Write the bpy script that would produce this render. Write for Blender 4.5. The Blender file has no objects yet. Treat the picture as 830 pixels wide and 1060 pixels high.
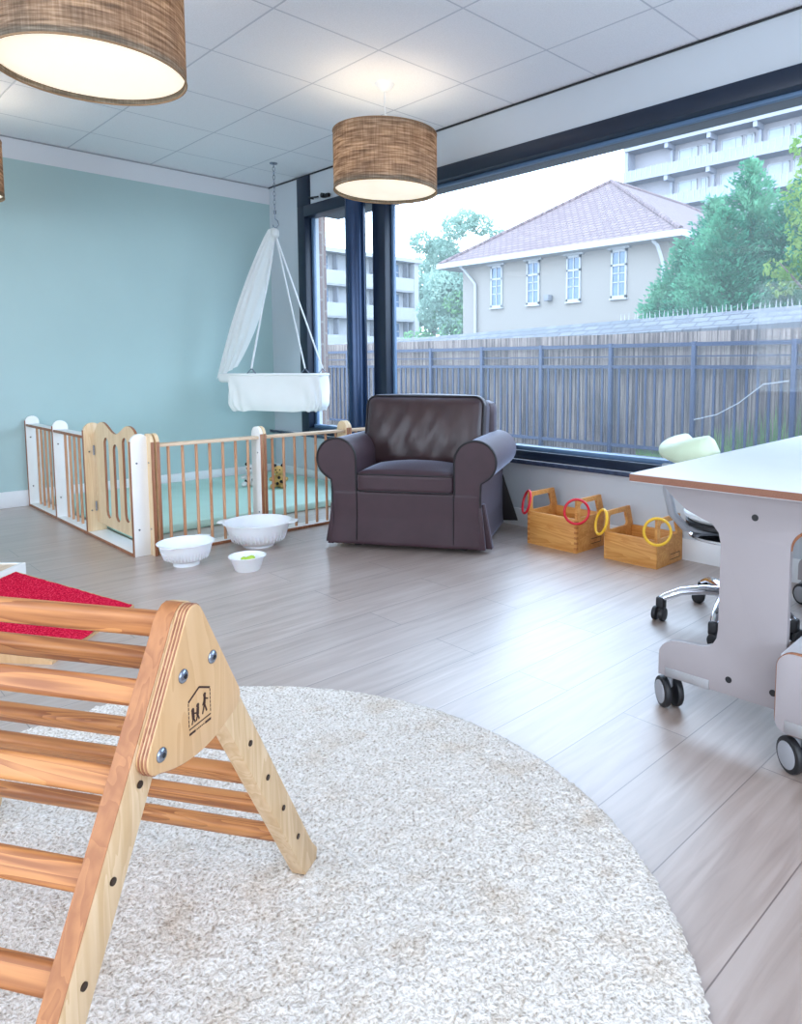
import bpy, bmesh, math, random
from mathutils import Vector, Matrix, Euler
PI = math.pi
random.seed(7)
SC = bpy.context.scene
COL = SC.collection

# ------------------------------------------------------------------ materials
def srgb(r, g, b):
    f = lambda c: ((c/255)/12.92 if c/255 <= .04045 else (((c/255)+.055)/1.055)**2.4)
    return (f(r), f(g), f(b), 1)

class NT:
    def __init__(self, name):
        self.m = bpy.data.materials.new(name); self.m.use_nodes = True
        self.t = self.m.node_tree; self.b = self.t.nodes['Principled BSDF']
        self.out = self.t.nodes['Material Output']
    def n(self, typ, **kw):
        nd = self.t.nodes.new(typ)
        for k, v in kw.items():
            if k in nd.inputs: nd.inputs[k].default_value = v
            else: setattr(nd, k, v)
        return nd
    def l(self, a, b): self.t.links.new(a, b)
    def coords(self, scale=(1,1,1), rot=(0,0,0), kind='Object'):
        tc = self.n('ShaderNodeTexCoord'); mp = self.n('ShaderNodeMapping')
        mp.inputs['Scale'].default_value = scale; mp.inputs['Rotation'].default_value = rot
        self.l(tc.outputs[kind], mp.inputs['Vector']); return mp.outputs['Vector']
    def ramp(self, fac, stops):
        r = self.n('ShaderNodeValToRGB'); e = r.color_ramp.elements
        while len(e) < len(stops): e.new(.5)
        for i, (p, c) in enumerate(stops): e[i].position = p; e[i].color = c
        self.l(fac, r.inputs['Fac']); return r.outputs['Color']
    def bump(self, h, strength=.3, dist=.01):
        b = self.n('ShaderNodeBump', Strength=strength, Distance=dist)
        self.l(h, b.inputs['Height']); self.l(b.outputs['Normal'], self.b.inputs['Normal'])

def plain(name, c, rough=.5, metal=0, var=.06, vscale=6, bump=0, bscale=120, **kw):
    k = NT(name); b = k.b
    b.inputs['Roughness'].default_value = rough; b.inputs['Metallic'].default_value = metal
    for kk, v in kw.items(): b.inputs[kk].default_value = v
    nz = k.n('ShaderNodeTexNoise', Scale=vscale, Detail=4.0); k.l(k.coords(), nz.inputs['Vector'])
    lo = tuple(x*(1-var) for x in c[:3])+(1,); hi = tuple(min(1, x*(1+var)) for x in c[:3])+(1,)
    k.l(k.ramp(nz.outputs['Fac'], [(.3, lo), (.7, hi)]), b.inputs['Base Color'])
    if bump:
        n2 = k.n('ShaderNodeTexNoise', Scale=bscale, Detail=3.0); k.l(k.coords(), n2.inputs['Vector'])
        k.bump(n2.outputs['Fac'], bump, .004)
    return k.m

def wood(name, c1, c2, axis=1, rough=.4, fine=60, dark=None):
    """grain that runs along one local axis"""
    k = NT(name); b = k.b; b.inputs['Roughness'].default_value = rough
    s = [fine, fine, fine]; s[axis] = fine*.045
    n1 = k.n('ShaderNodeTexNoise', Scale=1.0, Detail=5.0, Distortion=.6); k.l(k.coords(tuple(s)), n1.inputs['Vector'])
    s2 = [14, 14, 14]; s2[axis] = 1.1
    w = k.n('ShaderNodeTexNoise', Scale=1.0, Detail=2.0, Distortion=1.4); k.l(k.coords(tuple(s2)), w.inputs['Vector'])
    mth = k.n('ShaderNodeMath', operation='MULTIPLY'); mth.inputs[1].default_value = 9.0; k.l(w.outputs['Fac'], mth.inputs[0])
    fr = k.n('ShaderNodeMath', operation='FRACT'); k.l(mth.outputs[0], fr.inputs[0])
    mix = k.n('ShaderNodeMath', operation='MULTIPLY_ADD'); mix.inputs[1].default_value = .35
    k.l(fr.outputs[0], mix.inputs[0]); k.l(n1.outputs['Fac'], mix.inputs[2])
    k.l(k.ramp(mix.outputs[0], [(.35, c1), (.62, tuple((a+d)/2 for a, d in zip(c1, c2))), (.85, dark or c2)]), b.inputs['Base Color'])
    k.bump(n1.outputs['Fac'], .12, .002)
    return k.m

def ply_edge(name, c1, c2, axis=2, freq=500):
    k = NT(name); b = k.b; b.inputs['Roughness'].default_value = .5
    w = k.n('ShaderNodeTexWave', Scale=freq/20.0, Distortion=.4, wave_type='BANDS', bands_direction='XYZ'[axis]); k.l(k.coords(), w.inputs['Vector'])
    k.l(k.ramp(w.outputs['Fac'], [(.35, c1), (.6, c2)]), b.inputs['Base Color'])
    return k.m

M = {}
def floor_mat():
    k = NT('oak_laminate'); b = k.b
    v = k.coords()
    br = k.n('ShaderNodeTexBrick', offset=.37, Scale=1.0)
    br.inputs['Brick Width'].default_value = 1.28; br.inputs['Row Height'].default_value = .2115
    br.inputs['Mortar Size'].default_value = .0016; br.inputs['Mortar Smooth'].default_value = .1
    br.inputs['Color1'].default_value = (.2, .2, .2, 1); br.inputs['Color2'].default_value = (.8, .8, .8, 1); br.inputs['Mortar'].default_value = (.5, .5, .5, 1)
    mp = k.n('ShaderNodeMapping'); mp.inputs['Location'].default_value = (.3, -.0755, 0)
    tc = k.n('ShaderNodeTexCoord'); k.l(tc.outputs['Object'], mp.inputs['Vector']); k.l(mp.outputs['Vector'], br.inputs['Vector'])
    n1 = k.n('ShaderNodeTexNoise', Scale=1.0, Detail=6.0, Distortion=1.2)
    add = k.n('ShaderNodeVectorMath', operation='ADD'); k.l(k.coords((2.2, 26, 1)), add.inputs[0]); k.l(br.outputs['Color'], add.inputs[1]); k.l(add.outputs[0], n1.inputs['Vector'])
    col = k.ramp(n1.outputs['Fac'], [(.25, srgb(154, 134, 123)), (.5, srgb(177, 159, 149)), (.75, srgb(193, 178, 170))])
    mx = k.n('ShaderNodeMix', data_type='RGBA', blend_type='MULTIPLY'); mx.inputs[0].default_value = .14
    k.l(col, mx.inputs[6]); k.l(br.outputs['Color'], mx.inputs[7])
    mx2 = k.n('ShaderNodeMix', data_type='RGBA'); k.l(br.outputs['Fac'], mx2.inputs[0]); k.l(mx.outputs[2], mx2.inputs[6]); mx2.inputs[7].default_value = srgb(104, 86, 78)
    k.l(mx2.outputs[2], b.inputs['Base Color'])
    rr = k.ramp(n1.outputs['Fac'], [(.3, (.42,)*3+(1,)), (.7, (.52,)*3+(1,))]); k.l(rr, b.inputs['Roughness'])
    b.inputs['Specular IOR Level'].default_value = .9; b.inputs['Coat Weight'].default_value = 1.0; b.inputs['Coat Roughness'].default_value = .36; b.inputs['Coat IOR'].default_value = 1.95
    k.bump(n1.outputs['Fac'], .06, .002)
    return k.m

def ceiling_mat():
    k = NT('ceiling_tiles'); b = k.b; b.inputs['Roughness'].default_value = .9
    br = k.n('ShaderNodeTexBrick', offset=0.0, Scale=1.0)
    br.inputs['Brick Width'].default_value = .611; br.inputs['Row Height'].default_value = .6335
    br.inputs['Mortar Size'].default_value = .006; br.inputs['Mortar Smooth'].default_value = .3
    tc = k.n('ShaderNodeTexCoord'); mp = k.n('ShaderNodeMapping'); mp.inputs['Location'].default_value = (-1.808+.611*6, -1.833+.6335*8, 0)
    k.l(tc.outputs['Object'], mp.inputs['Vector']); k.l(mp.outputs['Vector'], br.inputs['Vector'])
    nz = k.n('ShaderNodeTexNoise', Scale=160.0, Detail=2.0); k.l(k.coords(), nz.inputs['Vector'])
    base = k.ramp(nz.outputs['Fac'], [(.3, srgb(236, 236, 240)), (.7, srgb(246, 246, 250))])
    mx = k.n('ShaderNodeMix', data_type='RGBA'); k.l(br.outputs['Fac'], mx.inputs[0]); k.l(base, mx.inputs[6]); mx.inputs[7].default_value = srgb(204, 206, 214)
    k.l(mx.outputs[2], b.inputs['Base Color'])
    inv = k.n('ShaderNodeMath', operation='SUBTRACT'); inv.inputs[0].default_value = 1.0; k.l(br.outputs['Fac'], inv.inputs[1]); k.bump(inv.outputs[0], .4, .004)
    return k.m

def glass_mat(name, haze=.038, gloss=.014, tint=(.93, .97, 1, 1)):
    k = NT(name); t = k.t; t.nodes.remove(k.b)
    tr = k.n('ShaderNodeBsdfTransparent', Color=tint); gl = k.n('ShaderNodeBsdfGlossy', Roughness=.02)
    tl = k.n('ShaderNodeBsdfTranslucent', Color=(.85, .92, 1, 1))
    m1 = k.n('ShaderNodeMixShader'); m1.inputs[0].default_value = gloss; k.l(tr.outputs[0], m1.inputs[1]); k.l(gl.outputs[0], m1.inputs[2])
    nz = k.n('ShaderNodeTexNoise', Scale=1.3, Detail=3.0); k.l(k.coords(), nz.inputs['Vector'])
    mr = k.n('ShaderNodeMapRange'); mr.inputs[3].default_value = haze*.5; mr.inputs[4].default_value = haze*1.5; k.l(nz.outputs['Fac'], mr.inputs[0])
    m2 = k.n('ShaderNodeMixShader'); k.l(mr.outputs[0], m2.inputs[0]); k.l(m1.outputs[0], m2.inputs[1]); k.l(tl.outputs[0], m2.inputs[2])
    k.l(m2.outputs[0], k.out.inputs['Surface']); return k.m

def linen_mat():
    k = NT('linen_shade'); t = k.t; t.nodes.remove(k.b)
    a = k.n('ShaderNodeTexNoise', Scale=1.0, Detail=4.0); k.l(k.coords((9, 9, 120)), a.inputs['Vector'])
    c = k.n('ShaderNodeTexNoise', Scale=1.0, Detail=3.0); k.l(k.coords((170, 170, 9)), c.inputs['Vector'])
    hf = k.n('ShaderNodeMix'); hf.inputs[0].default_value = .3; k.l(a.outputs['Fac'], hf.inputs[2]); k.l(c.outputs['Fac'], hf.inputs[3])
    cd = k.ramp(hf.outputs[0], [(.36, srgb(126, 117, 102)), (.5, srgb(152, 146, 132)), (.64, srgb(184, 178, 164))])
    ct = k.ramp(hf.outputs[0], [(.36, srgb(136, 108, 80)), (.5, srgb(180, 150, 116)), (.64, srgb(226, 202, 170))])
    d = k.n('ShaderNodeBsdfDiffuse'); k.l(cd, d.inputs['Color'])
    tl = k.n('ShaderNodeBsdfTranslucent'); k.l(ct, tl.inputs['Color'])
    bp = k.n('ShaderNodeBump', Strength=.5, Distance=.003); k.l(hf.outputs[0], bp.inputs['Height']); k.l(bp.outputs[0], d.inputs['Normal'])
    mx = k.n('ShaderNodeMixShader'); mx.inputs[0].default_value = .55; k.l(d.outputs[0], mx.inputs[1]); k.l(tl.outputs[0], mx.inputs[2])
    k.l(mx.outputs[0], k.out.inputs['Surface']); return k.m

def glow_mat(name, c, s):
    k = NT(name); b = k.b; b.inputs['Base Color'].default_value = (.9, .88, .82, 1)
    nz = k.n('ShaderNodeTexNoise', Scale=2.2, Detail=1.0); k.l(k.coords(), nz.inputs['Vector'])
    mr = k.n('ShaderNodeMapRange'); mr.inputs[3].default_value = s*.8; mr.inputs[4].default_value = s*1.2; k.l(nz.outputs['Fac'], mr.inputs[0])
    b.inputs['Emission Color'].default_value = c; k.l(mr.outputs[0], b.inputs['Emission Strength']); return k.m

def rug_mat():
    k = NT('cream_pile'); b = k.b; b.inputs['Roughness'].default_value = 1.0; b.inputs['Specular IOR Level'].default_value = .05
    v = k.n('ShaderNodeTexNoise', Scale=150.0, Detail=3.0); k.l(k.coords(), v.inputs['Vector'])
    n2 = k.n('ShaderNodeTexNoise', Scale=9.0, Detail=10.0); k.l(k.coords(), n2.inputs['Vector'])
    c1 = k.ramp(v.outputs['Fac'], [(.3, srgb(176, 164, 150)), (.45, srgb(224, 217, 208)), (.65, srgb(247, 243, 238))])
    mx = k.n('ShaderNodeMix', data_type='RGBA', blend_type='MULTIPLY')
    f = k.ramp(n2.outputs['Fac'], [(.52, (0, 0, 0, 1)), (.74, (.5, .5, .5, 1))]); k.l(f, mx.inputs[0])
    k.l(c1, mx.inputs[6]); mx.inputs[7].default_value = srgb(222, 204, 182); k.l(mx.outputs[2], b.inputs['Base Color'])
    k.bump(v.outputs['Fac'], .9, .01); return k.m

def carpet_mat():
    k = NT('red_carpet'); b = k.b; b.inputs['Roughness'].default_value = 1.0; b.inputs['Specular IOR Level'].default_value = .05
    v = k.n('ShaderNodeTexNoise', Scale=190.0, Detail=2.0); k.l(k.coords(), v.inputs['Vector'])
    k.l(k.ramp(v.outputs['Fac'], [(.3, srgb(150, 8, 38)), (.5, srgb(206, 18, 56)), (.72, srgb(236, 74, 104))]), b.inputs['Base Color'])
    k.bump(v.outputs['Fac'], .8, .006); return k.m

def brick_mat(name, c1, c2, mo, w, h, ms=.01, rot=(PI/2, 0, 0), rough=.85):
    k = NT(name); b = k.b; b.inputs['Roughness'].default_value = rough
    br = k.n('ShaderNodeTexBrick', Scale=1.0, Color1=c1, Color2=c2, Mortar=mo)
    br.inputs['Brick Width'].default_value = w; br.inputs['Row Height'].default_value = h; br.inputs['Mortar Size'].default_value = ms
    k.l(k.coords(rot=rot), br.inputs['Vector']); k.l(br.outputs['Color'], b.inputs['Base Color']); return k.m

def reed_mat():
    k = NT('reed_matting'); b = k.b; b.inputs['Roughness'].default_value = .9
    n = k.n('ShaderNodeTexNoise', Scale=1.0, Detail=3.0); k.l(k.coords((1, 75, 1.2)), n.inputs['Vector'])
    n2 = k.n('ShaderNodeTexNoise', Scale=2.0, Detail=3.0); k.l(k.coords(), n2.inputs['Vector'])
    ad = k.n('ShaderNodeMath', operation='MULTIPLY_ADD'); ad.inputs[1].default_value = .3; k.l(n2.outputs['Fac'], ad.inputs[0]); k.l(n.outputs['Fac'], ad.inputs[2])
    k.l(k.ramp(ad.outputs[0], [(.45, srgb(40, 31, 30)), (.6, srgb(88, 74, 68)), (.78, srgb(142, 126, 116))]), b.inputs['Base Color'])
    k.bump(n.outputs['Fac'], .8, .02); return k.m

def sheer_mat():
    k = NT('white_veil'); t = k.t; t.nodes.remove(k.b)
    d = k.n('ShaderNodeBsdfDiffuse', Color=(.9, .9, .88, 1)); tl = k.n('ShaderNodeBsdfTranslucent', Color=(.85, .86, .86, 1))
    m = k.n('ShaderNodeMixShader'); m.inputs[0].default_value = .35; k.l(d.outputs[0], m.inputs[1]); k.l(tl.outputs[0], m.inputs[2])
    k.l(m.outputs[0], k.out.inputs['Surface']); return k.m

def leaf_mat(name, c1, c2, tr=.4, vs=1.0):
    k = NT(name); t = k.t; t.nodes.remove(k.b)
    n = k.n('ShaderNodeTexNoise', Scale=vs, Detail=4.0); k.l(k.coords(), n.inputs['Vector'])
    c = k.ramp(n.outputs['Fac'], [(.35, c1), (.65, c2)])
    d = k.n('ShaderNodeBsdfDiffuse'); tl = k.n('ShaderNodeBsdfTranslucent'); k.l(c, d.inputs['Color']); k.l(c, tl.inputs['Color'])
    m = k.n('ShaderNodeMixShader'); m.inputs[0].default_value = tr; k.l(d.outputs[0], m.inputs[1]); k.l(tl.outputs[0], m.inputs[2])
    k.l(m.outputs[0], k.out.inputs['Surface']); return k.m

M['floor'] = floor_mat(); M['ceiling'] = ceiling_mat()
M['green'] = plain('sage_green_paint', srgb(174, 199, 199), .75, var=.02, vscale=2)
M['white_wall'] = plain('white_paint', srgb(222, 224, 228), .75, var=.02, vscale=2, bump=.05)
M['window_wall'] = plain('shaded_white_paint', srgb(198, 204, 210), .75, var=.02, vscale=2, bump=.05)  # white paint greyed, the backlit wall's shade is put into the colour
M['trim'] = plain('white_gloss_trim', srgb(232, 234, 236), .4, var=.02)
M['navy'] = plain('navy_frame_paint', srgb(18, 32, 52), .38, var=.1)
M['bluegrey'] = plain('blue_grey_glazing_bead', srgb(96, 124, 156), .4, var=.05)
M['sill'] = plain('dark_sill_stone', srgb(60, 70, 92), .25, var=.2, vscale=30)
M['column'] = plain('column_lacquer', srgb(34, 58, 92), .22, .35, var=.1)
M['alu'] = plain('aluminium', srgb(190, 192, 196), .35, metal=1)
M['chrome'] = plain('chrome', srgb(214, 218, 224), .12, metal=1, var=.02)
M['screw'] = plain('galvanised_bolt', srgb(150, 158, 172), .25, metal=1)
M['screw_dark'] = plain('dark_screw', srgb(70, 56, 48), .4, metal=.8)
M['black'] = plain('black_plastic', srgb(24, 25, 29), .45)
M['greyplastic'] = plain('grey_plastic', srgb(160, 162, 168), .5)
M['glass'] = glass_mat('window_glass')
M['linen'] = linen_mat()
M['shade_in'] = plain('white_shade_lining', srgb(236, 230, 220), .8)
M['glow'] = glow_mat('lamp_diffuser', srgb(255, 238, 208), .66)
M['brass_rim'] = plain('shade_rim_tape', srgb(150, 118, 84), .6)
M['laminate'] = plain('white_laminate', srgb(204, 206, 212), .35, var=.015)
M['panelgrey'] = plain('warm_white_laminate', srgb(164, 157, 159), .45, var=.015)
M['plyH'] = ply_edge('plywood_edge', srgb(148, 98, 74), srgb(98, 60, 42), 2, 6000)
M['plyY'] = ply_edge('plywood_edge_side', srgb(168, 104, 64), srgb(104, 52, 28), 0, 6000)
M['edge'] = wood('plywood_brown_edge', srgb(176, 122, 88), srgb(140, 88, 58), 2, .5, 90)
M['birch'] = wood('birch_ply', srgb(238, 214, 178), srgb(220, 190, 148), 2, .45, 30)
M['birchX'] = wood('birch_ply_rail', srgb(232, 208, 180), srgb(206, 176, 146), 0, .45, 30)
M['penwhite'] = plain('white_melamine', srgb(238, 238, 236), .4, var=.015)
M['spindle'] = wood('beech_spindle', srgb(214, 168, 132), srgb(186, 132, 96), 2, .45, 40)
M['oakY'] = wood('oiled_ash_rung', srgb(200, 138, 82), srgb(180, 114, 62), 0, .5, 60, srgb(150, 90, 48))
M['ash'] = wood('pale_ash_leg', srgb(222, 194, 158), srgb(200, 166, 124), 2, .45, 60)
M['ash_shaded'] = wood('ash_leg_shade', srgb(178, 118, 70), srgb(152, 94, 52), 2, .5, 60)  # browner copy of the ash, painting the shade on the front leg's edge
M['plate'] = wood('varnished_birch_plate', srgb(214, 176, 132), srgb(200, 158, 112), 2, .35, 10)
M['burn'] = plain('burnt_mark', srgb(58, 30, 20), .7)
M['crate'] = wood('honey_pine_crate', srgb(226, 168, 96), srgb(200, 134, 64), 1, .45, 26)
M['crate_in'] = wood('crate_dovetail', srgb(196, 128, 66), srgb(170, 100, 46), 2, .5, 26)
M['red'] = plain('red_plastic', srgb(206, 22, 44), .35)
M['yellow'] = plain('yellow_plastic', srgb(240, 190, 50), .35)
M['fabric'] = plain('aubergine_cotton', srgb(54, 30, 38), .6, var=.12, vscale=14, bump=.12, bscale=260, **{'Sheen Weight': .6, 'Sheen Roughness': .25, 'Sheen Tint': (.7, .78, 1, 1), 'Coat Weight': .15, 'Coat Roughness': .4})
M['leather'] = plain('brown_sheen_cotton', srgb(52, 31, 31), .38, var=.2, vscale=9, bump=.2, bscale=26, **{'Sheen Weight': .25, 'Sheen Tint': (.7, .78, 1, 1)})
M['piping'] = plain('black_piping', srgb(22, 16, 20), .6)
M['plastic_white'] = plain('white_colander_plastic', srgb(238, 239, 242), .4, var=.02, **{'Subsurface Weight': .1})
M['mat'] = plain('mint_play_mat', srgb(190, 226, 214), .5, var=.03)
M['rug'] = rug_mat(); M['carpet'] = carpet_mat()
M['veil'] = sheer_mat()
M['canvas'] = plain('white_canvas', srgb(240, 240, 238), .8, var=.02, bump=.1, bscale=200)
M['strap'] = plain('white_webbing', srgb(226, 228, 230), .8)
M['padgreen'] = plain('pale_green_vinyl', srgb(206, 224, 196), .45, var=.03)
M['seatgrey'] = plain('pale_seat_vinyl', srgb(222, 226, 228), .45, var=.02)
M['fence'] = plain('blue_powder_coat', srgb(8, 32, 66), .5, var=.08)
M['reed'] = reed_mat()
M['coping'] = brick_mat('slate_coping', srgb(96, 96, 100), srgb(78, 79, 84), srgb(62, 62, 66), .22, .12, .012, rot=(0, 0, PI/2))
M['villa'] = brick_mat('villa_pale_brick', srgb(131, 123, 113), srgb(121, 114, 106), srgb(134, 127, 120), .22, .075, .012, rot=(PI/2, 0, PI/2))
M['rooftile'] = brick_mat('villa_clay_tiles', srgb(121, 102, 101), srgb(106, 87, 87), srgb(87, 71, 73), .3, .17, .03, rot=(0, 0, PI/2))
M['ext_white'] = plain('exterior_white', srgb(160, 160, 162), .7, var=.04, vscale=1)
M['ext_grey'] = plain('exterior_grey', srgb(117, 118, 124), .8, var=.08, vscale=1)
M['ext_beige'] = plain('exterior_beige', srgb(129, 123, 117), .8, var=.06, vscale=1)
M['ext_pane'] = plain('exterior_pane', srgb(87, 107, 131), .2, var=.2, vscale=2)
M['ext_pane_pale'] = plain('curtained_pane', srgb(152, 159, 165), .4, var=.1, vscale=1)
M['brick_dark'] = brick_mat('brown_brick', srgb(132, 108, 98), srgb(112, 90, 84), srgb(140, 126, 118), .21, .0625, .01, rot=(PI/2, 0, PI/2))
M['ground'] = plain('garden_ground', srgb(93, 92, 85), .95, var=.2, vscale=2)
M['conifer'] = leaf_mat('conifer_needles', srgb(40, 104, 78), srgb(96, 154, 118), .35, 1.4)
M['conifer2'] = leaf_mat('conifer_needles_blue', srgb(56, 122, 96), srgb(116, 170, 134), .35, 1.4)
M['tower_pale'] = plain('tower_pale_concrete', srgb(146, 142, 146), .8, var=.05, vscale=1)
M['tower_grey'] = plain('tower_grey_concrete', srgb(140, 142, 152), .8, var=.05, vscale=1)
M['lime'] = leaf_mat('lime_leaves', srgb(85, 124, 54), srgb(137, 160, 93), .5, 2)
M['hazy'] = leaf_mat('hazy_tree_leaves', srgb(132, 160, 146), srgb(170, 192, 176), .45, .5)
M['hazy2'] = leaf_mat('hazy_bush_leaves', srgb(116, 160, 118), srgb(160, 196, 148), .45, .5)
M['bark'] = plain('bark', srgb(96, 84, 76), .9, var=.2)
M['grass'] = leaf_mat('weed_blades', srgb(86, 130, 60), srgb(140, 176, 100), .4, 3)
M['toy_tan'] = plain('tan_plush', srgb(196, 160, 96), .95, var=.15, vscale=40)
M['toy_spot'] = plain('white_plush', srgb(224, 224, 222), .95)
M['toy_dark'] = plain('black_plush', srgb(36, 34, 36), .95)
M['lime_toy'] = plain('green_toy', srgb(176, 206, 70), .5)

# ------------------------------------------------------------------ mesh helpers
def V(*a): return Vector(a)
class MB:
    def __init__(s): s.bm = bmesh.new()
    def merge(s, b, mtx=None):
        if mtx is not None: bmesh.ops.transform(b, matrix=mtx, verts=b.verts)
        me = bpy.data.meshes.new('t'); b.to_mesh(me); b.free(); s.bm.from_mesh(me); bpy.data.meshes.remove(me); return s
    def box(s, lo, hi, bev=0, seg=2, mtx=None):
        b = bmesh.new(); bmesh.ops.create_cube(b, size=1)
        lo, hi = Vector(lo), Vector(hi); c = (lo+hi)/2; d = hi-lo
        for v in b.verts: v.co = Vector((v.co.x*d.x, v.co.y*d.y, v.co.z*d.z))+c
        if bev: bmesh.ops.bevel(b, geom=b.edges[:], offset=bev, segments=seg, profile=.5, affect='EDGES')
        return s.merge(b, mtx)
    def cyl(s, p0, p1, r0, r1=None, n=16, bev=0):
        p0, p1 = Vector(p0), Vector(p1); r1 = r0 if r1 is None else r1; d = p1-p0
        b = bmesh.new(); bmesh.ops.create_cone(b, cap_ends=True, segments=n, radius1=r0, radius2=r1, depth=d.length)
        if bev:
            eds = [e for e in b.edges if abs(e.verts[0].co.z-e.verts[1].co.z) < 1e-6]
            bmesh.ops.bevel(b, geom=eds, offset=bev, segments=2, profile=.5, affect='EDGES')
        q = Vector((0, 0, 1)).rotation_difference(d.normalized())
        return s.merge(b, Matrix.Translation((p0+p1)/2) @ q.to_matrix().to_4x4())
    def tube(s, pts, r, n=10, closed=False, sx=1.0):
        pts = [Vector(p) for p in pts]; N = len(pts); b = s.bm; rings = []
        rr = r if isinstance(r, (list, tuple)) else [r]*N
        prev = None
        for i, p in enumerate(pts):
            if closed: t = pts[(i+1) % N]-pts[i-1]
            else: t = pts[min(i+1, N-1)]-pts[max(i-1, 0)]
            t.normalize()
            if prev is None:
                u = t.cross(Vector((0, 0, 1)));
                if u.length < 1e-3: u = t.cross(Vector((0, 1, 0)))
                u.normalize()
            else:
                u = prev-t*prev.dot(t); u.normalize()
            prev = u; w = t.cross(u)
            rings.append([b.verts.new(p+(u*math.cos(2*PI*k/n)*sx+w*math.sin(2*PI*k/n))*rr[i]) for k in range(n)])
        for i in range(N if closed else N-1):
            a, c = rings[i], rings[(i+1) % N]
            for k in range(n): b.faces.new((a[k], a[(k+1) % n], c[(k+1) % n], c[k]))
        if not closed: b.faces.new(rings[0][::-1]); b.faces.new(rings[-1])
        return s
    def lathe(s, prof, n=32, c=(0, 0, 0), wave=None):
        b = s.bm; rings = []; c = Vector(c)
        for (r, z) in prof:
            if r < 1e-6: rings.append([b.verts.new(c+Vector((0, 0, z)))])
            else:
                rings.append([b.verts.new(c+Vector((r*math.cos(2*PI*k/n), r*math.sin(2*PI*k/n), z))) for k in range(n)])
        for a, d in zip(rings, rings[1:]):
            for k in range(n):
                k2 = (k+1) % n
                if len(a) == 1 and len(d) == 1: continue
                if len(a) == 1: b.faces.new((a[0], d[k2], d[k]))
                elif len(d) == 1: b.faces.new((a[k], a[k2], d[0]))
                else: b.faces.new((a[k], a[k2], d[k2], d[k]))
        return s
    def prism(s, loops, O, U, W, T, bev=0):
        """loops: outer + hole polygons of (u,w); extruded by vector T"""
        if loops and not isinstance(loops[0][0], (tuple, list)): loops = [loops]
        b = bmesh.new(); O, U, W, T = map(Vector, (O, U, W, T)); ed = []
        for lp in loops:
            vs = [b.verts.new(O+U*p[0]+W*p[1]) for p in lp]
            for i in range(len(vs)): ed.append(b.edges.new((vs[i], vs[(i+1) % len(vs)])))
        if len(loops) == 1: b.faces.new([v for v in b.verts])
        else: bmesh.ops.triangle_fill(b, use_beauty=True, use_dissolve=False, edges=ed)
        fs = b.faces[:]
        r = bmesh.ops.extrude_face_region(b, geom=fs)
        nv = [g for g in r['geom'] if isinstance(g, bmesh.types.BMVert)]
        bmesh.ops.translate(b, vec=T, verts=nv)
        bmesh.ops.recalc_face_normals(b, faces=b.faces)
        if bev:
            es = [e for e in b.edges if len(e.link_faces) == 2 and e.calc_face_angle(0) > .9]
            bmesh.ops.bevel(b, geom=es, offset=bev, segments=2, profile=.5, affect='EDGES')
        return s.merge(b)
    def torus(s, c, R, r, rot=None, n=36, m=10):
        rot = rot or Matrix.Identity(3); c = Vector(c)
        return s.tube([c+rot @ Vector((R*math.cos(2*PI*k/n), R*math.sin(2*PI*k/n), 0)) for k in range(n)], r, m, True)
    def ball(s, c, r, sc=(1, 1, 1), rot=None, sub=3):
        b = bmesh.new(); bmesh.ops.create_icosphere(b, subdivisions=sub, radius=r)
        m = Matrix.Translation(c) @ (rot.to_4x4() if rot else Matrix.Identity(4)) @ Matrix.Diagonal((*sc, 1))
        return s.merge(b, m)
    def cushion(s, lo, hi, r, puff=(0, 0, 0), n=14, mtx=None, fn=None):
        """soft rounded box"""
        b = bmesh.new(); bmesh.ops.create_cube(b, size=2); bmesh.ops.subdivide_edges(b, edges=b.edges[:], cuts=n, use_grid_fill=True)
        lo, hi = Vector(lo), Vector(hi); c = (lo+hi)/2; h = (hi-lo)/2
        for v in b.verts:
            p = Vector((v.co.x*h.x, v.co.y*h.y, v.co.z*h.z)); u = v.co.copy()
            q = Vector([max(-(h[i]-r), min(h[i]-r, p[i])) for i in range(3)]); d = p-q
            if d.length > 1e-7: p = q+d.normalized()*min(r, d.length if d.length < r else r)
            for i in range(3):
                j, k = (i+1) % 3, (i+2) % 3
                p[i] += puff[i]*u[i]*(1-u[j]**2)*(1-u[k]**2)
            if fn: p = fn(p, u)
            v.co = p+c
        return s.merge(b, mtx)
    def quad(s, a, b_, c, d):
        vs = [s.bm.verts.new(p) for p in (a, b_, c, d)]; s.bm.faces.new(vs); return s
    def build(s, name, mat, parent=None, smooth=35):
        bm = s.bm; bmesh.ops.recalc_face_normals(bm, faces=bm.faces) if smooth is not None else None
        me = bpy.data.meshes.new(name); bm.to_mesh(me); bm.free()
        if smooth is not None:
            for p in me.polygons: p.use_smooth = True
            me.set_sharp_from_angle(angle=math.radians(smooth))
        me.materials.append(mat if not isinstance(mat, str) else M[mat])
        o = bpy.data.objects.new(name, me); COL.objects.link(o)
        if parent is not None: o.parent = parent
        return o

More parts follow.
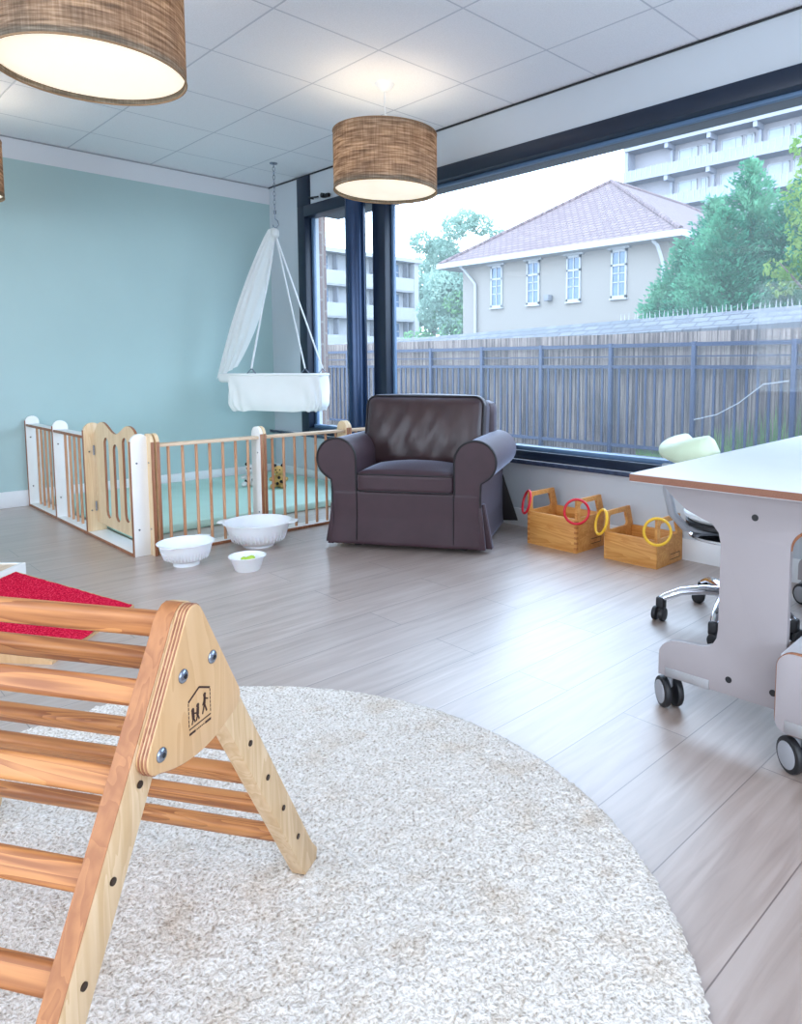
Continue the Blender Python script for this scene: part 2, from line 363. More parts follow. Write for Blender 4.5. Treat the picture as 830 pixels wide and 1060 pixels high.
def tag(o, label, cat, group=None, kind=None):
    o['label'] = label; o['category'] = cat
    if group: o['group'] = group
    if kind: o['kind'] = kind
    return o
def thing(name, label, cat, loc=(0, 0, 0), rz=0, group=None):
    o = bpy.data.objects.new(name, None); COL.objects.link(o); o.location = loc; o.rotation_euler = (0, 0, rz)
    o.empty_display_size = .1
    return tag(o, label, cat, group)
def struct(o): o['kind'] = 'structure'; return o
def dup(root, loc=None, rz=None, label=None):
    r = root.copy(); COL.objects.link(r)
    if loc is not None: r.location = loc
    if rz is not None: r.rotation_euler = (0, 0, rz)
    if label: r['label'] = label
    for ch in list(root.children):
        c = ch.copy(); COL.objects.link(c); c.parent = r
        for g in list(ch.children):
            d = g.copy(); COL.objects.link(d); d.parent = c
    return r
def arc(cx, cy, r, a0, a1, n=8):
    return [(cx+r*math.cos(math.radians(a0+(a1-a0)*i/n)), cy+r*math.sin(math.radians(a0+(a1-a0)*i/n))) for i in range(n+1)]

# ------------------------------------------------------------------ the room
XW, YW, ZC = 3.49, 6.147, 2.705          # window wall, green wall, ceiling
XB, YB = -2.6, -2.6
struct(MB().box((XB-.1, YB-.1, -.1), (XW+.24, YW+.2, 0)).build('floor', 'floor', smooth=None))
struct(MB().box((XB-.1, YB-.1, ZC), (XW+.24, YW+.2, ZC+.1)).build('ceiling', 'ceiling', smooth=None))
wl = struct(MB().box((XB-.1, YW, 0), (XW+.24, YW+.2, 2.55)).build('wall_left', 'green', smooth=None))
struct(MB().box((XB-.1, YW-.002, 2.55), (XW, YW+.2, ZC)).build('wall_left_top', 'white_wall', smooth=None))
struct(MB().box((XB, YW-.014, 0), (XW, YW, .122), .003).build('baseboard_left', 'trim'))
WY0 = -1.2                                 # far (out of view) end of the windows
w = MB()
w.box((XW, 5.64, 0), (XW+.2, YW, ZC)).box((XW, YB, 0), (XW+.2, 5.64, .425)).box((XW, YB, 2.44), (XW+.2, 5.45, ZC)).box((XW, YB, .425), (XW+.2, WY0, 2.44))
struct(w.build('wall_right', 'window_wall', smooth=None))
struct(MB().box((XW-.014, YB, 0), (XW, YW-.014, .118), .003).build('baseboard_right', 'trim'))
struct(MB().box((XW-.012, YB, ZC-.012), (XW, YW, ZC-.004)).build('trim_1', 'black', smooth=None))
struct(MB().box((XB, YW-.012, ZC-.01), (XW, YW-.002, ZC-.004)).build('trim_2', 'greyplastic', smooth=None))
t3 = struct(MB().box((XW-.055, YB, .425), (XW+.04, YW-.002, .448), .002).build('trim_3', 'laminate'))
struct(MB().box((XW-.06, YB, .423), (XW-.053, YW-.002, .449), .002).build('trim_5', 'sill'))
# unseen walls behind the viewpoint, with wide window openings that let the daylight in
def wall_open(name, ax):
    m = MB(); a, b_ = (YB, YW) if ax == 0 else (XB, XW+.2)
    def bx(l0, l1, z0, z1):
        m.box((XB-.2, l0, z0), (XB, l1, z1)) if ax == 0 else m.box((l0, YB-.2, z0), (l1, YB, z1))
    c0, c1 = ((-.8, 4.2) if ax == 0 else (-1.8, 1.8))
    bx(a, b_, 0, .7); bx(a, b_, 2.2, ZC); bx(a, c0, .7, 2.2); bx(c1, b_, .7, 2.2)
    struct(m.build(name, 'white_wall', smooth=None))
wall_open('wall_back', 0); wall_open('wall_front', 1)

# windows
w1 = struct(bpy.data.objects.new('window_1', None)); COL.objects.link(w1)
f = MB()
f.box((XW-.02, 5.52, .448), (XW+.09, 5.64, 2.44), .004)            # left jamb
f.box((XW-.02, 5.45, 2.44), (XW+.09, 5.64, ZC-.012), .004)          # black block beside the transom panel
f.box((XW-.03, 4.56, 2.345), (XW+.09, 5.52, 2.44), .004)           # transom rail
f.box((XW-.02, 4.56, .448), (XW+.09, 5.52, .50), .004)             # bottom rail
f.build('frame', 'navy', w1)
f = MB(); f.box((XW+.045, 5.488, .50), (XW+.07, 5.52, 2.345), .003); f.box((XW+.02, 4.56, .50), (XW+.07, 5.5, .53), .003)
f.build('glazing_bead', 'bluegrey', w1)
f = MB(); f.tube([(XW-.03, 5.36, 2.475), (XW-.07, 5.36, 2.475), (XW-.075, 5.22, 2.462)], .008); f.cyl((XW-.03, 5.2, 2.475), (XW-.055, 5.2, 2.475), .02); f.box((XW-.045, 5.12, 2.455), (XW-.02, 5.2, 2.485), .005)
f.build('latch', 'black', w1)
MB().box((XW+.055, 4.5, .5), (XW+.061, 5.5, 2.35)).build('pane', 'glass', w1, smooth=None)
w2 = struct(bpy.data.objects.new('window_2', None)); COL.objects.link(w2)
f = MB()
f.box((XW-.02, 4.405, .448), (XW+.09, 4.56, 2.44), .004)
f.box((XW-.03, WY0, 2.345), (XW+.09, 4.4, 2.44), .004)
f.box((XW-.02, WY0, .448), (XW+.09, 4.4, .505), .004)
f.build('frame', 'navy', w2)
f = MB(); f.box((XW+.045, 4.38, .53), (XW+.07, 4.405, 2.345), .003); f.box((XW+.04, WY0, 2.325), (XW+.07, 4.4, 2.345), .003); f.box((XW+.02, WY0, .505), (XW+.085, 4.4, .53), .003)
f.build('glazing_bead', 'bluegrey', w2)
MB().box((XW+.055, WY0, .5), (XW+.061, 4.39, 2.34)).build('pane', 'glass', w2, smooth=None)
struct(MB().cyl((XW-.085, 4.69, 0), (XW-.085, 4.69, ZC), .08, n=40).build('column', 'column'))
f = MB(); f.box((XW+.12, WY0, 2.37), (XW+.32, 5.5, 2.47)); f.box((XW+.09, WY0, 2.36), (XW+.125, 5.5, 2.4))
struct(f.build('trim_4', 'ext_grey', smooth=None))
struct(MB().box((XW+.13, 5.86, -.1), (XW+.42, 6.4, 3.0)).build('wall_outer', 'brick_dark', smooth=None))
# light switch on the green wall
sw = thing('light_switch', 'small white switch plate on the green wall behind the hanging cradle', 'switch', (3.152, YW, 1.49))
MB().box((-.04, -.012, -.04), (.04, 0, .04), .004).build('plate', 'trim', sw); MB().box((-.024, -.018, -.028), (.024, -.01, .028), .003).build('rocker', 'trim', sw)

# ------------------------------------------------------------------ pendant lamps
def lamp(x, y, zb, label, h=.335, R=.305):
    t = thing('pendant_lamp', label, 'lamp', (x, y, zb), 0, 'drum pendant lamps')
    MB().lathe([(R, 0), (R, h), (R-.004, h), (R-.004, 0)] + [(R, 0)], 72).build('lamp_shade', 'linen', t)
    for z in (0, h): MB().torus((0, 0, z), R-.001, .0035, n=72, m=8).build('rim', 'brass_rim', t)
    MB().cyl((0, 0, .018), (0, 0, .026), R-.008, n=64).build('diffuser', 'glow', t)
    top = ZC-zb
    b = MB(); b.cyl((0, 0, h-.05), (0, 0, top-.02), .005, n=8)
    b.build('cord', 'strap', t)
    MB().lathe([(0, top-.045), (.016, top-.045), (.03, top-.035), (.058, top-.004), (.06, top), (0, top)], 32).build('ceiling_cup', 'trim', t)
    b = MB()
    for k in range(3):
        a = k*2*PI/3; b.cyl((0, 0, h-.05), ((R-.004)*math.cos(a), (R-.004)*math.sin(a), h-.01), .0025, n=6)
    b.cyl((0, 0, h-.12), (0, 0, h-.045), .022, n=16); b.build('fitting', 'trim', t)
    l = bpy.data.lights.new('bulb', 'POINT'); l.energy = 5.5; l.color = (1, .86, .68); l.shadow_soft_size = .05
    lo = bpy.data.objects.new('bulb', l); COL.objects.link(lo); lo.parent = t; lo.location = (0, 0, .19)
    return t
lamp(2.72, 3.435, 2.085, 'linen drum pendant lamp hanging over the armchair in front of the window')
lamp(.905, 2.77, 2.068, 'largest linen drum pendant lamp, hanging closest above the climbing triangle')
lamp(.885, 5.335, 2.085, 'linen drum pendant lamp near the green wall, almost wholly cut off by the photo edge')

# ------------------------------------------------------------------ playpen
pen = thing('playpen_fence', 'white and birch wooden playpen fence with spindles and a gate, in the corner', 'playpen', (1.42, 3.98, 0))
H, BW, TH = .62, .10, .02
def T(x, y, z=0): return (x-1.42, y-3.98, z)
def side_board(x, y, ax, mat, w=BW, top=.68, th=.022):
    """rounded-top upright board; ax 0: board lies in the X-Z plane (for the left run), 1: in the Y-Z plane"""
    r = w/2; lp = [(0, 0), (w, 0)]+arc(w/2, top-r, r, 0, 180, 12)
    U, Tt = ((1, 0, 0), (0, th, 0)) if ax == 0 else ((0, 1, 0), (th, 0, 0))
    o = MB().prism(lp, T(x, y), U, (0, 0, 1), Tt, .0015).build('side_board', mat, pen)
    # brown plywood edge strip on the outward edge, and screws
    e = MB()
    if ax == 0: e.box(T(x-.003, y+.001), T(x+.001, y+th-.001, top-r+.01), .0008)
    else: e.box(T(x+.001, y-.003), T(x+th-.001, y+.001, top-r+.01), .0008)
    e.build('plywood_edge', 'edge', o)
    for z in (.15, .52):
        s = MB()
        if ax == 0: s.cyl(T(x+.028, y-.003, z), T(x+.028, y+.001, z), .005, n=10)
        else: s.cyl(T(x-.003, y+.03, z), T(x+.001, y+.03, z), .005, n=10)
        s.build('screw', 'screw', o)
YS = [6.118, 5.442, 4.805, 4.055]
side_board(1.42, YS[0]-.0, 0, 'penwhite', .09); side_board(1.42, YS[1], 0, 'penwhite', .095)
for a, b_, n in ((YS[1]+.022, YS[0], 6), (YS[2]+.022, YS[1], 6)):
    o = MB().box(T(1.42, a), T(1.42+BW, b_, .018), .001).build('base_board', 'penwhite', pen)
    MB().box(T(1.417, a, .0005), T(1.421, b_, .0175), .0008).build('plywood_edge', 'edge', o)
    o = MB().box(T(1.425, a, H-.018), T(1.425+BW-.02, b_, H), .001).build('top_rail', 'penwhite', pen)
    MB().box(T(1.422, a, H-.0175), T(1.426, b_, H-.0005), .0008).build('plywood_edge', 'edge', o)
    for i in range(n):
        y = a+(b_-a)*(i+.7)/(n+.4)
        MB().cyl(T(1.475, y, .018), T(1.475, y, H-.018), .0085, n=12).build('spindle', 'spindle', pen)
# gate module
side_board(1.42, YS[2], 0, 'birch', .11, .70); side_board(1.42, YS[3]-.022, 0, 'penwhite', .10, .68, .024)
o = MB().box(T(1.42, YS[3]), T(1.42+.11, YS[2], .018), .001).build('base_board', 'penwhite', pen)
MB().box(T(1.417, YS[3], .0005), T(1.421, YS[2], .0175), .0008).build('plywood_edge', 'edge', o)
ga, gb = YS[3]+.012, YS[2]-.012; gl = gb-ga
pts = [(0, .075), (gl, .075)]
for i in range(33):
    u = 1-i/32; z = .682+.03*math.cos(3.4*PI*(u-.5)+PI)-.03*max(0, abs(u-.5)-.40)/.1
    pts.append((gl*u, z))
slots = []
for u, z0, z1 in ((.29, .19, .60), (.5, .17, .55), (.71, .17, .58)):
    c = gl*u; r = .024; slots.append(arc(c, z1, r, 0, 180, 8)+arc(c, z0, r, 180, 360, 8))
key = [(0, .075)]
for u, z0, z1 in ((.29, .19, .60), (.5, .17, .55), (.71, .17, .58)):
    c = gl*u; r = .042
    key += [(c-.0004, .075), (c-.0004, z0-r)]+arc(c, z0, r, 265, 180, 6)+arc(c, z1, r, 180, 0, 10)+arc(c, z0, r, 0, -85, 6)+[(c+.0004, z0-r), (c+.0004, .075)]
key += pts[1:]
g = MB().prism([key], T(1.475, ga), (0, 1, 0), (0, 0, 1), (.014, 0, 0)).build('gate', 'birch', pen)
g.data.materials.append(M['edge'])
for pp_ in g.data.polygons: pp_.material_index = 0 if abs(pp_.normal.x) > .5 else 1
for z in (.15, .5): MB().cyl(T(1.468, gb-.012, z), T(1.468, gb-.012, z+.06), .005).build('hinge', 'screw', g)
# front run
XS = [1.53, 2.165, 2.80, 3.425]
side_board(1.505, 3.98, 1, 'birch', .11, .68, .02); side_board(1.535, 3.98, 1, 'birch', .11, .68, .02)
side_board(2.155, 3.98, 1, 'penwhite', .11, .68, .02); side_board(2.178, 3.98, 1, 'birch', .11, .68, .02)
side_board(2.79, 3.98, 1, 'birch', .11, .68, .02); side_board(2.813, 3.98, 1, 'birch', .11, .68, .02); side_board(3.45, 3.98, 1, 'birch', .11, .68, .02)
for a, b_, n in ((1.556, 2.154, 7), (2.2, 2.788, 7), (2.836, 3.448, 7)):
    o = MB().box(T(a, 3.982), T(b_, 3.98+BW, .018), .001).build('base_board', 'penwhite', pen)
    MB().box(T(a, 3.979, .0005), T(b_, 3.983, .0175), .0008).build('plywood_edge', 'edge', o)
    MB().box(T(a, 3.99, H-.016), T(b_, 4.055, H+.002), .003).build('top_rail', 'birchX', pen)
    for i in range(n):
        x = a+(b_-a)*(i+.75)/(n+.5)
        MB().cyl(T(x, 4.02, .018), T(x, 4.02, H-.016), .0085, n=12).build('spindle', 'spindle', pen)
# play mat inside
pm = tag(MB().box((1.56, 4.47, 0), (3.46, 6.11, .055), .012, 3).build('play_mat', 'mat'), 'thick mint green play mat on the floor inside the playpen', 'mat')
# soft toys
def plush(name, loc, label, body, spots, rz):
    t = thing(name, label, 'toy', loc, rz)
    MB().ball((0, 0, .06), .055, (1, .9, 1.1)).build('body', body, t)
    h = MB().ball((0, -.03, .145), .042, (1, .95, .95)).ball((0, -.07, .135), .018).build('head', body, t)
    e = MB()
    for s in (-1, 1): e.ball((.03*s, -.02, .185), .014, sub=2)
    for s in (-1, 1): e.ball((.016*s, -.064, .155), .006, sub=2)
    e.ball((0, -.088, .138), .006, sub=2); e.build('ears_and_eyes', spots, t)
    for s in (-1, 1):
        MB().ball((.055*s, -.03, .075), .022, (1, 1.5, .8)).build('arm', body, t); MB().ball((.04*s, -.06, .022), .024, (1, 1.5, .9)).build('leg', body, t)
    e = MB()
    for k in range(7):
        a = random.uniform(-2.6, .1); z = random.uniform(.03, .1); e.ball((.052*math.cos(a), .047*math.sin(a), z), .013, (1, 1, 1), sub=2)
    e.build('patches', spots, t)
plush('plush_toy', (2.99, 5.22, .055), 'small tan soft toy with dark patches sitting on the play mat', 'toy_tan', 'toy_dark', -.7)
plush('plush_toy', (2.87, 5.46, .055), 'small white and black spotted soft toy on the play mat', 'toy_spot', 'toy_dark', -.8)

# ------------------------------------------------------------------ hanging cradle
CR = (3.105, 5.385)
cr = thing('hanging_cradle', 'white canvas baby cradle hanging from the ceiling in the corner', 'cradle', (CR[0], CR[1], .68), math.radians(-51))
a_, b_ = .40, .165
def ell(u, sc=1.0):
    c, s = math.cos(u), math.sin(u); p = .34
    return (math.copysign(abs(c)**p, c)*a_*sc, math.copysign(abs(s)**p, s)*b_*sc)
m = MB(); rings = []; NU = 120
for j in range(15):
    z = .30*j/14; rg = []
    for i in range(NU):
        u = 2*PI*i/NU; x, y = ell(u, .93+.07*min(1, z/.05 if z < .05 else 1))
        wv = .006*math.sin(u*23+z*9)*max(0, 1-z/.22)+.007*math.sin(u*9+2+z*16)*math.sin(PI*z/.3)
        n = Vector((x/a_, y/b_*1.5, 0)).normalized(); rg.append(m.bm.verts.new((x+n.x*wv, y+n.y*wv, z+.006*math.sin(u*14)*(z < .02))))
    rings.append(rg)
for p, q in zip(rings, rings[1:]):
    for i in range(NU): m.bm.faces.new((p[i], p[(i+1) % NU], q[(i+1) % NU], q[i]))
m.bm.faces.new(rings[0][::-1])
o = m.build('basket', 'canvas', cr); sol = o.modifiers.new('s', 'SOLIDIFY'); sol.thickness = .006
MB().tube([(*ell(2*PI*i/80), .30) for i in range(80)], .009, 8, True).build('rim', 'canvas', cr)
MB().cushion((-.36, -.13, .02), (.36, .13, .1), .03).build('mattress', 'canvas', cr)
apex = Vector((0, 0, 1.455))
for (x, y) in ((-.17, -.163), (.397, -.06), (.17, .163), (-.30, .155)):
    MB().tube([(x-.035, y, .31), (x, y, .35), (x+.035, y, .31)], .004, 6).build('ring', 'screw', cr)
    MB().tube([(x, y, .35), apex*.5+Vector((x*.5, y*.5, .17)), apex], .006, 6, sx=1.6).build('strap', 'strap', cr)
# veil gathered at the top and spread over the head end
m = MB(); rows = []
for j in range(25):
    t = j/24
    cx = -.02-.30*t**.9-.10*t**3-.03*math.sin(PI*t); z = 1.50-1.185*t-.05*math.sin(PI*t); wd = .04+.19*math.sin(PI*min(1, t*.84))**.8
    row = []
    for i in range(25):
        u = i/24-.5
        fold = .012*math.sin(u*26+t*2)*min(1, t*3)
        row.append(m.bm.verts.new((cx+u*wd*1.15, -.02-.10*math.sin(PI*t)*(1-(2*u)**2)-.09*t*.6+fold+u*.05, z+u*wd*.75)))
    rows.append(row)
for p, q in zip(rows, rows[1:]):
    for i in range(24): m.bm.faces.new((p[i], p[i+1], q[i+1], q[i]))
m.build('veil', 'veil', cr, smooth=80)
MB().cushion((-.47, -.15, .235), (-.36, .06, .31), .03).build('veil_hem', 'veil', cr)
MB().cushion((-.03, -.05, 1.42), (.035, .02, 1.5), .03).build('gathering_loop', 'veil', cr)
h = MB(); zt = ZC-.68
h.cyl((0, 0, zt-.006), (0, 0, zt), .032, n=20)
nl = 11
for k in range(nl):
    z = zt-.015-k*.033; rot = Matrix.Rotation(PI/2, 3, 'X') if k % 2 else Matrix.Rotation(PI/2, 3, 'Y')
    h.tube([Vector((0, 0, z))+rot @ Vector((.009*math.cos(2*PI*i/14), .019*math.sin(2*PI*i/14), 0)) if k % 2 else Vector((0, 0, z))+Vector((0, .009*math.cos(2*PI*i/14), .019*math.sin(2*PI*i/14))) for i in range(14)], .0025, 6, True)
zb = zt-.015-nl*.033
h.cyl((0, 0, zb+.02), (0, 0, 1.58), .004, n=8); h.cyl((0, 0, zb+.0), (0, 0, zb-.03), .011, n=12)
h.tube([(0, 0, 1.58), (.022, 0, 1.56), (.028, 0, 1.53), (.012, 0, 1.505), (-.012, 0, 1.51), (-.018, 0, 1.53)], .005, 8)
h.build('chain', 'screw', cr)
MB().box((-.392, -.1, .16), (-.378, -.075, .2)).build('care_tag', 'toy_dark', cr)

# ------------------------------------------------------------------ armchair
ach = thing('armchair', 'dark aubergine armchair with rolled arms standing by the window', 'armchair', (2.545, 3.075, 0), math.radians(-57.5))
def AC(m, n, mat='fabric', par=None, **k): return m.build(n, mat, par or ach, **k)
DB = .74
# skirted base
def flare(p, u):
    k = max(0, -u.z)
    p.x += .012*u.x*k; p.y += -.01*k*(u.y < 0); p.y += .004*math.sin(u.x*9)*k*(u.y < -.5)
    return p
AC(MB().cushion((-.435, -.01, .026), (.435, DB, .345), .018, n=22, fn=flare), 'skirt')
for s in (-1, 1): AC(MB().tube([(s*.285, -.013, .33), (s*.285, -.015, .2), (s*.286, -.023, .055)], .0028, 6), 'seam', 'piping')
for sx in (-1, 1):
    m = MB()
    m.prism([(0, 0), (.035, 0), (.01, .24), (0, .24)], (sx*.432, -.012, .026), (sx, 0, 0), (0, 0, 1), (0, .03, 0), .002)
    m.prism([(0, 0), (.06, 0), (.012, .25), (0, .25)], (sx*.437, .03, .026), (sx, 0, 0), (0, 0, 1), (0, .05, 0), .002)
    AC(m, 'pleat')
# arms
def armprofile(s):
    # (x outward from inner face, z): inner face straight, scroll rolls outwards
    P = [(0, .30), (0, .52)]+arc(.118, .52, .118, 180, -50, 22)+[(.150, .40), (.146, .33), (.146, .08)]
    P += [(0, .08)]
    return P
for s in (-1, 1):
    prof = [(p[0], p[1]) for p in armprofile(s)]
    m = MB()
    b = bmesh.new(); N = len(prof); ys = [0, .015, .06, .2, .35, .5, .65, DB-.02]
    rg = []
    for y in ys:
        k = .985 if y == 0 else 1.0
        rg.append([b.verts.new((s*(.29+.075+(p[0]-.075)*k), y-.006, .35+(p[1]-.35)*k)) for p in prof])
    for p, q in zip(rg, rg[1:]):
        for i in range(N): b.faces.new((p[i], p[(i+1) % N], q[(i+1) % N], q[i]))
    b.faces.new(rg[0]); b.faces.new(rg[-1][::-1]); m.merge(b)
    arm = AC(m, 'arm', smooth=40)
    pp = [(s*(.29+p[0]), -.004, p[1]) for p in prof[:-1]]
    AC(MB().tube(pp, .0065, 8), 'piping', 'piping', arm)
# seat cushion
AC(MB().box((-.29, .05, .3), (.29, .6, .335)), 'seat_deck')
sc_ = AC(MB().cushion((-.287, -.025, .325), (.287, .56, .455), .035, (0, 0, .03), n=18), 'seat_cushion', 'fabric')
def loop_pts(w, d0, d1, r, z):
    return [(w-r+r*math.cos(a), d1-r+r*math.sin(a), z) for a in [i*PI/12 for i in range(7)]]+[(-w+r+r*math.cos(a), d1-r+r*math.sin(a), z) for a in [PI/2+i*PI/12 for i in range(7)]]+[(-w+r+r*math.cos(a), d0+r+r*math.sin(a), z) for a in [PI+i*PI/12 for i in range(7)]]+[(w-r+r*math.cos(a), d0+r+r*math.sin(a), z) for a in [1.5*PI+i*PI/12 for i in range(7)]]
for z in (.437, .342): AC(MB().tube(loop_pts(.283, -.02, .555, .03, z), .005, 8, True), 'piping', 'piping', sc_)
# back frame and back cushion
def lean(p, u):
    p.y += .06*(u.z+1); return p
AC(MB().cushion((-.40, .56, .12), (.40, DB, .83), .05, (0, .0, .0), n=16), 'back_frame')
m = MB()
mt = Matrix.Translation((0, .46, .63)) @ Matrix.Rotation(math.radians(-12), 4, 'X')
def wrinkle(p, u):
    if u.y < -.5:
        f = (1-u.x*u.x)*(1-u.z*u.z)
        p.y += f*(.010*math.sin(u.x*13+u.z*3.0)*(.4+.6*abs(u.z))+.006*math.sin(u.x*21-u.z*6))
    return p
m.cushion((-.385, -.105, -.225), (.385, .105, .235), .07, (0, .045, .012), n=30, mtx=mt, fn=wrinkle)
bc = AC(m, 'back_cushion', 'leather')
def ring_on(y, x0, x1, z0, z1, r):
    q = [(x1-r+r*math.cos(a), y, z1-r+r*math.sin(a)) for a in [i*PI/12 for i in range(7)]]+[(x0+r+r*math.cos(a), y, z1-r+r*math.sin(a)) for a in [PI/2+i*PI/12 for i in range(7)]]+[(x0+r+r*math.cos(a), y, z0+r+r*math.sin(a)) for a in [PI+i*PI/12 for i in range(7)]]+[(x1-r+r*math.cos(a), y, z0+r+r*math.sin(a)) for a in [1.5*PI+i*PI/12 for i in range(7)]]
    return [mt @ Vector(p) for p in q]
AC(MB().tube(ring_on(-.083, -.372, .372, -.212, .222, .06), .0065, 8, True), 'piping', 'piping', bc)
AC(MB().box((-.36, .03, .018), (.36, DB-.03, .06), .004), 'base_frame', 'black')
for x in (-.32, .32):
    for y in (.10, DB-.10): AC(MB().cyl((x, y, 0), (x, y, .05), .025, .03), 'foot', 'black')
# loose rear flap of the cover
AC(MB().prism([(0, 0), (.10, 0), (.0, .30)], (.44, DB-.05, .05), (1, 0, 0), (0, 0, 1), (0, .02, 0), .002), 'cover_flap', 'piping')

# ------------------------------------------------------------------ colanders and bowl
def oval(m, prof, n, sx, sy):
    k0 = len(m.bm.verts); m.lathe(prof, n)
    m.bm.verts.ensure_lookup_table()
    for v in m.bm.verts[k0:]: v.co.x *= sx; v.co.y *= sy
    return m
def colander(name, label, loc, R, h, rz, foot):
    t = thing(name, label, 'colander', loc, rz, 'white plastic bowls in front of the playpen')
    prof = [(0, foot), (R*.45, foot), (R*.6, foot+h*.08), (R*.78, foot+h*.33), (R*.9, foot+h*.66), (R*.965, foot+h*.95)]
    up = prof+[(R*1.03, foot+h*.97), (R*1.035, foot+h), (R*.985, foot+h+.002), (R*.945, foot+h*.95)]+[(r-.004 if r > .01 else 0, z+.004) for r, z in prof[::-1][1:]]
    MB().lathe(up, 72).build('bowl', 'plastic_white', t)
    m = MB()
    for k in range(44):
        a = 2*PI*k/44
        for (f0, f1) in ((.2, .72),):
            p = []
            for i in range(4):
                u = f0+(f1-f0)*i/3; r = R*(.68+.26*(u)**.7); p.append((r*1.012*math.cos(a), r*1.012*math.sin(a), foot+h*(u)))
            m.tube(p, .0028, 5)
    m.build('ribs', 'plastic_white', t)
    for s in (-1, 1): MB().prism([(0, -R*.32), (R*.2, -R*.24), (R*.24, 0), (R*.2, R*.24), (0, R*.32)], (s*R*.98, 0, foot+h*.965), (s, 0, 0), (0, 1, 0), (0, 0, .006), .002).build('handle', 'plastic_white', t)
    m = MB()
    m.lathe([(R*.40, 0), (R*.47, 0), (R*.47, foot+.004), (R*.40, foot+.004), (R*.40, 0)], 40)
    m.build('foot_ring', 'plastic_white', t)
    return t
c1 = colander('colander', 'medium white plastic colander on three feet at the playpen corner post', (1.56, 3.70, 0), .14, .105, math.radians(30), .018)
for k in range(3):
    a = -1.9+k*2*PI/3-.5; MB().cushion((.045*math.cos(a)-.016, .045*math.sin(a)-.016, 0), (.045*math.cos(a)+.016, .045*math.sin(a)+.016, .02), .005, n=4).build('foot', 'black' if k == 1 else 'plastic_white', c1)
colander('colander', 'largest white plastic colander with slotted sides, beside the armchair', (2.03, 3.80, 0), .19, .135, math.radians(-43), .01)
sb = thing('bowl', 'smallest white plastic bowl, holding a lime green fruit, in front of the colanders', 'bowl', (1.735, 3.37, 0), 0, 'white plastic bowls in front of the playpen')
MB().lathe([(0, 0), (.058, 0), (.062, .004), (.082, .062), (.093, .072), (.095, .077), (.088, .078), (.078, .066), (.056, .008), (0, .008)], 56).build('bowl_body', 'plastic_white', sb)
m = MB()
for x, y, r in ((.01, .0, .02), (.03, .012, .018), (-.01, .02, .016)): m.ball((x, y, .055), r, (1, 1, .8), sub=3)
lt = tag(m.build('toy_fruit', 'lime_toy'), 'lime green toy fruit lying in the small white bowl', 'toy'); lt.location = (1.735, 3.37, 0)

# ------------------------------------------------------------------ toy crates and rings
def crate(label, x, y0, y1, d, h, hw, joint):
    t = thing('wooden_crate', label, 'crate', (x, y0, 0), 0, 'wooden crates under the window'); L = y1-y0; th = .014
    MB().box((0, 0, 0), (d, L, .012), .001).build('base', 'crate', t)
    MB().box((0, th, .012), (th, L-th, hw), .0015).build('front_wall', 'crate', t)
    MB().box((d-th, th, .012), (d, L-th, hw), .0015).build('back_wall', 'crate', t)
    for y in (0, L-th):
        out = [(0, .012), (d, .012), (d-.002, hw+.01), (d-.035, h)]+[(0.004, h), (0, h-.004)]
        r = .016
        x0, x1, z0, z1 = .032, d-.075, hw+.004, h-.026
        hole = arc(x1-r, z1-r, r, 0, 90, 5)+arc(x0+r, z1-r, r, 90, 180, 5)+arc(x0+r, z0+r, r, 180, 270, 5)+arc(x1-r+.018, z0+r, r, 270, 360, 5)
        o = MB().prism([out, hole], (0, y, 0), (1, 0, 0), (0, 0, 1), (0, th, 0)).build('end_wall', 'crate', t)
        g = MB()
        yy = y-.001 if y == 0 else y+th-.0
        g.box((d*.52, yy, hw*.16), (d*.88, yy+.001, hw*.16+.003)).box((d*.52, yy, hw*.16+.028), (d*.88, yy+.001, hw*.16+.031)).box((d*.88, yy, hw*.16), (d*.88+.003, yy+.001, hw*.16+.031))
        g.build('drawer_slot', 'burn', o)
    if joint:
        g = MB()
        for k in range(6):
            for y in (-.0008, L-.018): g.box((-.001, y, .02+k*.03), (.0, y+.0188, .034+k*.03))
            g.box((-.001, -.001, .02+k*.03), (.016, 0, .034+k*.03))
        g.build('finger_joint', 'crate_in', t)
    return t
crate('honey pine toy crate with red rings on its handles, beside the armchair', 3.17, 2.335, 2.695, .268, .307, .195, True)
crate('pale pine toy crate with yellow rings on its handles, next to the desk', 3.205, 1.85, 2.175, .268, .262, .15, False)
def hoop(name, label, cat, c, nrm, mat, R=.068, r=.0075):
    q = Vector((0, 0, 1)).rotation_difference(Vector(nrm).normalized()).to_matrix()
    o = tag(MB().torus((0, 0, 0), R, r, q, 48, 10).build(name, mat), label, cat, 'play rings on the crate handles'); o.location = c
hoop('play_ring', 'red plastic ring hanging full face on the crate corner', 'ring', (3.15, 2.322, .245), (-.72, -.70, .12), 'red')
hoop('play_ring', 'red plastic ring hanging edge-on at the crate end near the armchair', 'ring', (3.176, 2.709, .245), (.80, -.55, -.25), 'red')
hoop('play_ring', 'yellow plastic ring hanging full face on the crate corner by the desk', 'ring', (3.185, 1.838, .205), (-.80, -.60, .12), 'yellow')
hoop('play_ring', 'yellow plastic ring hanging edge-on between the two crates', 'ring', (3.20, 2.192, .20), (.80, -.52, -.25), 'yellow')

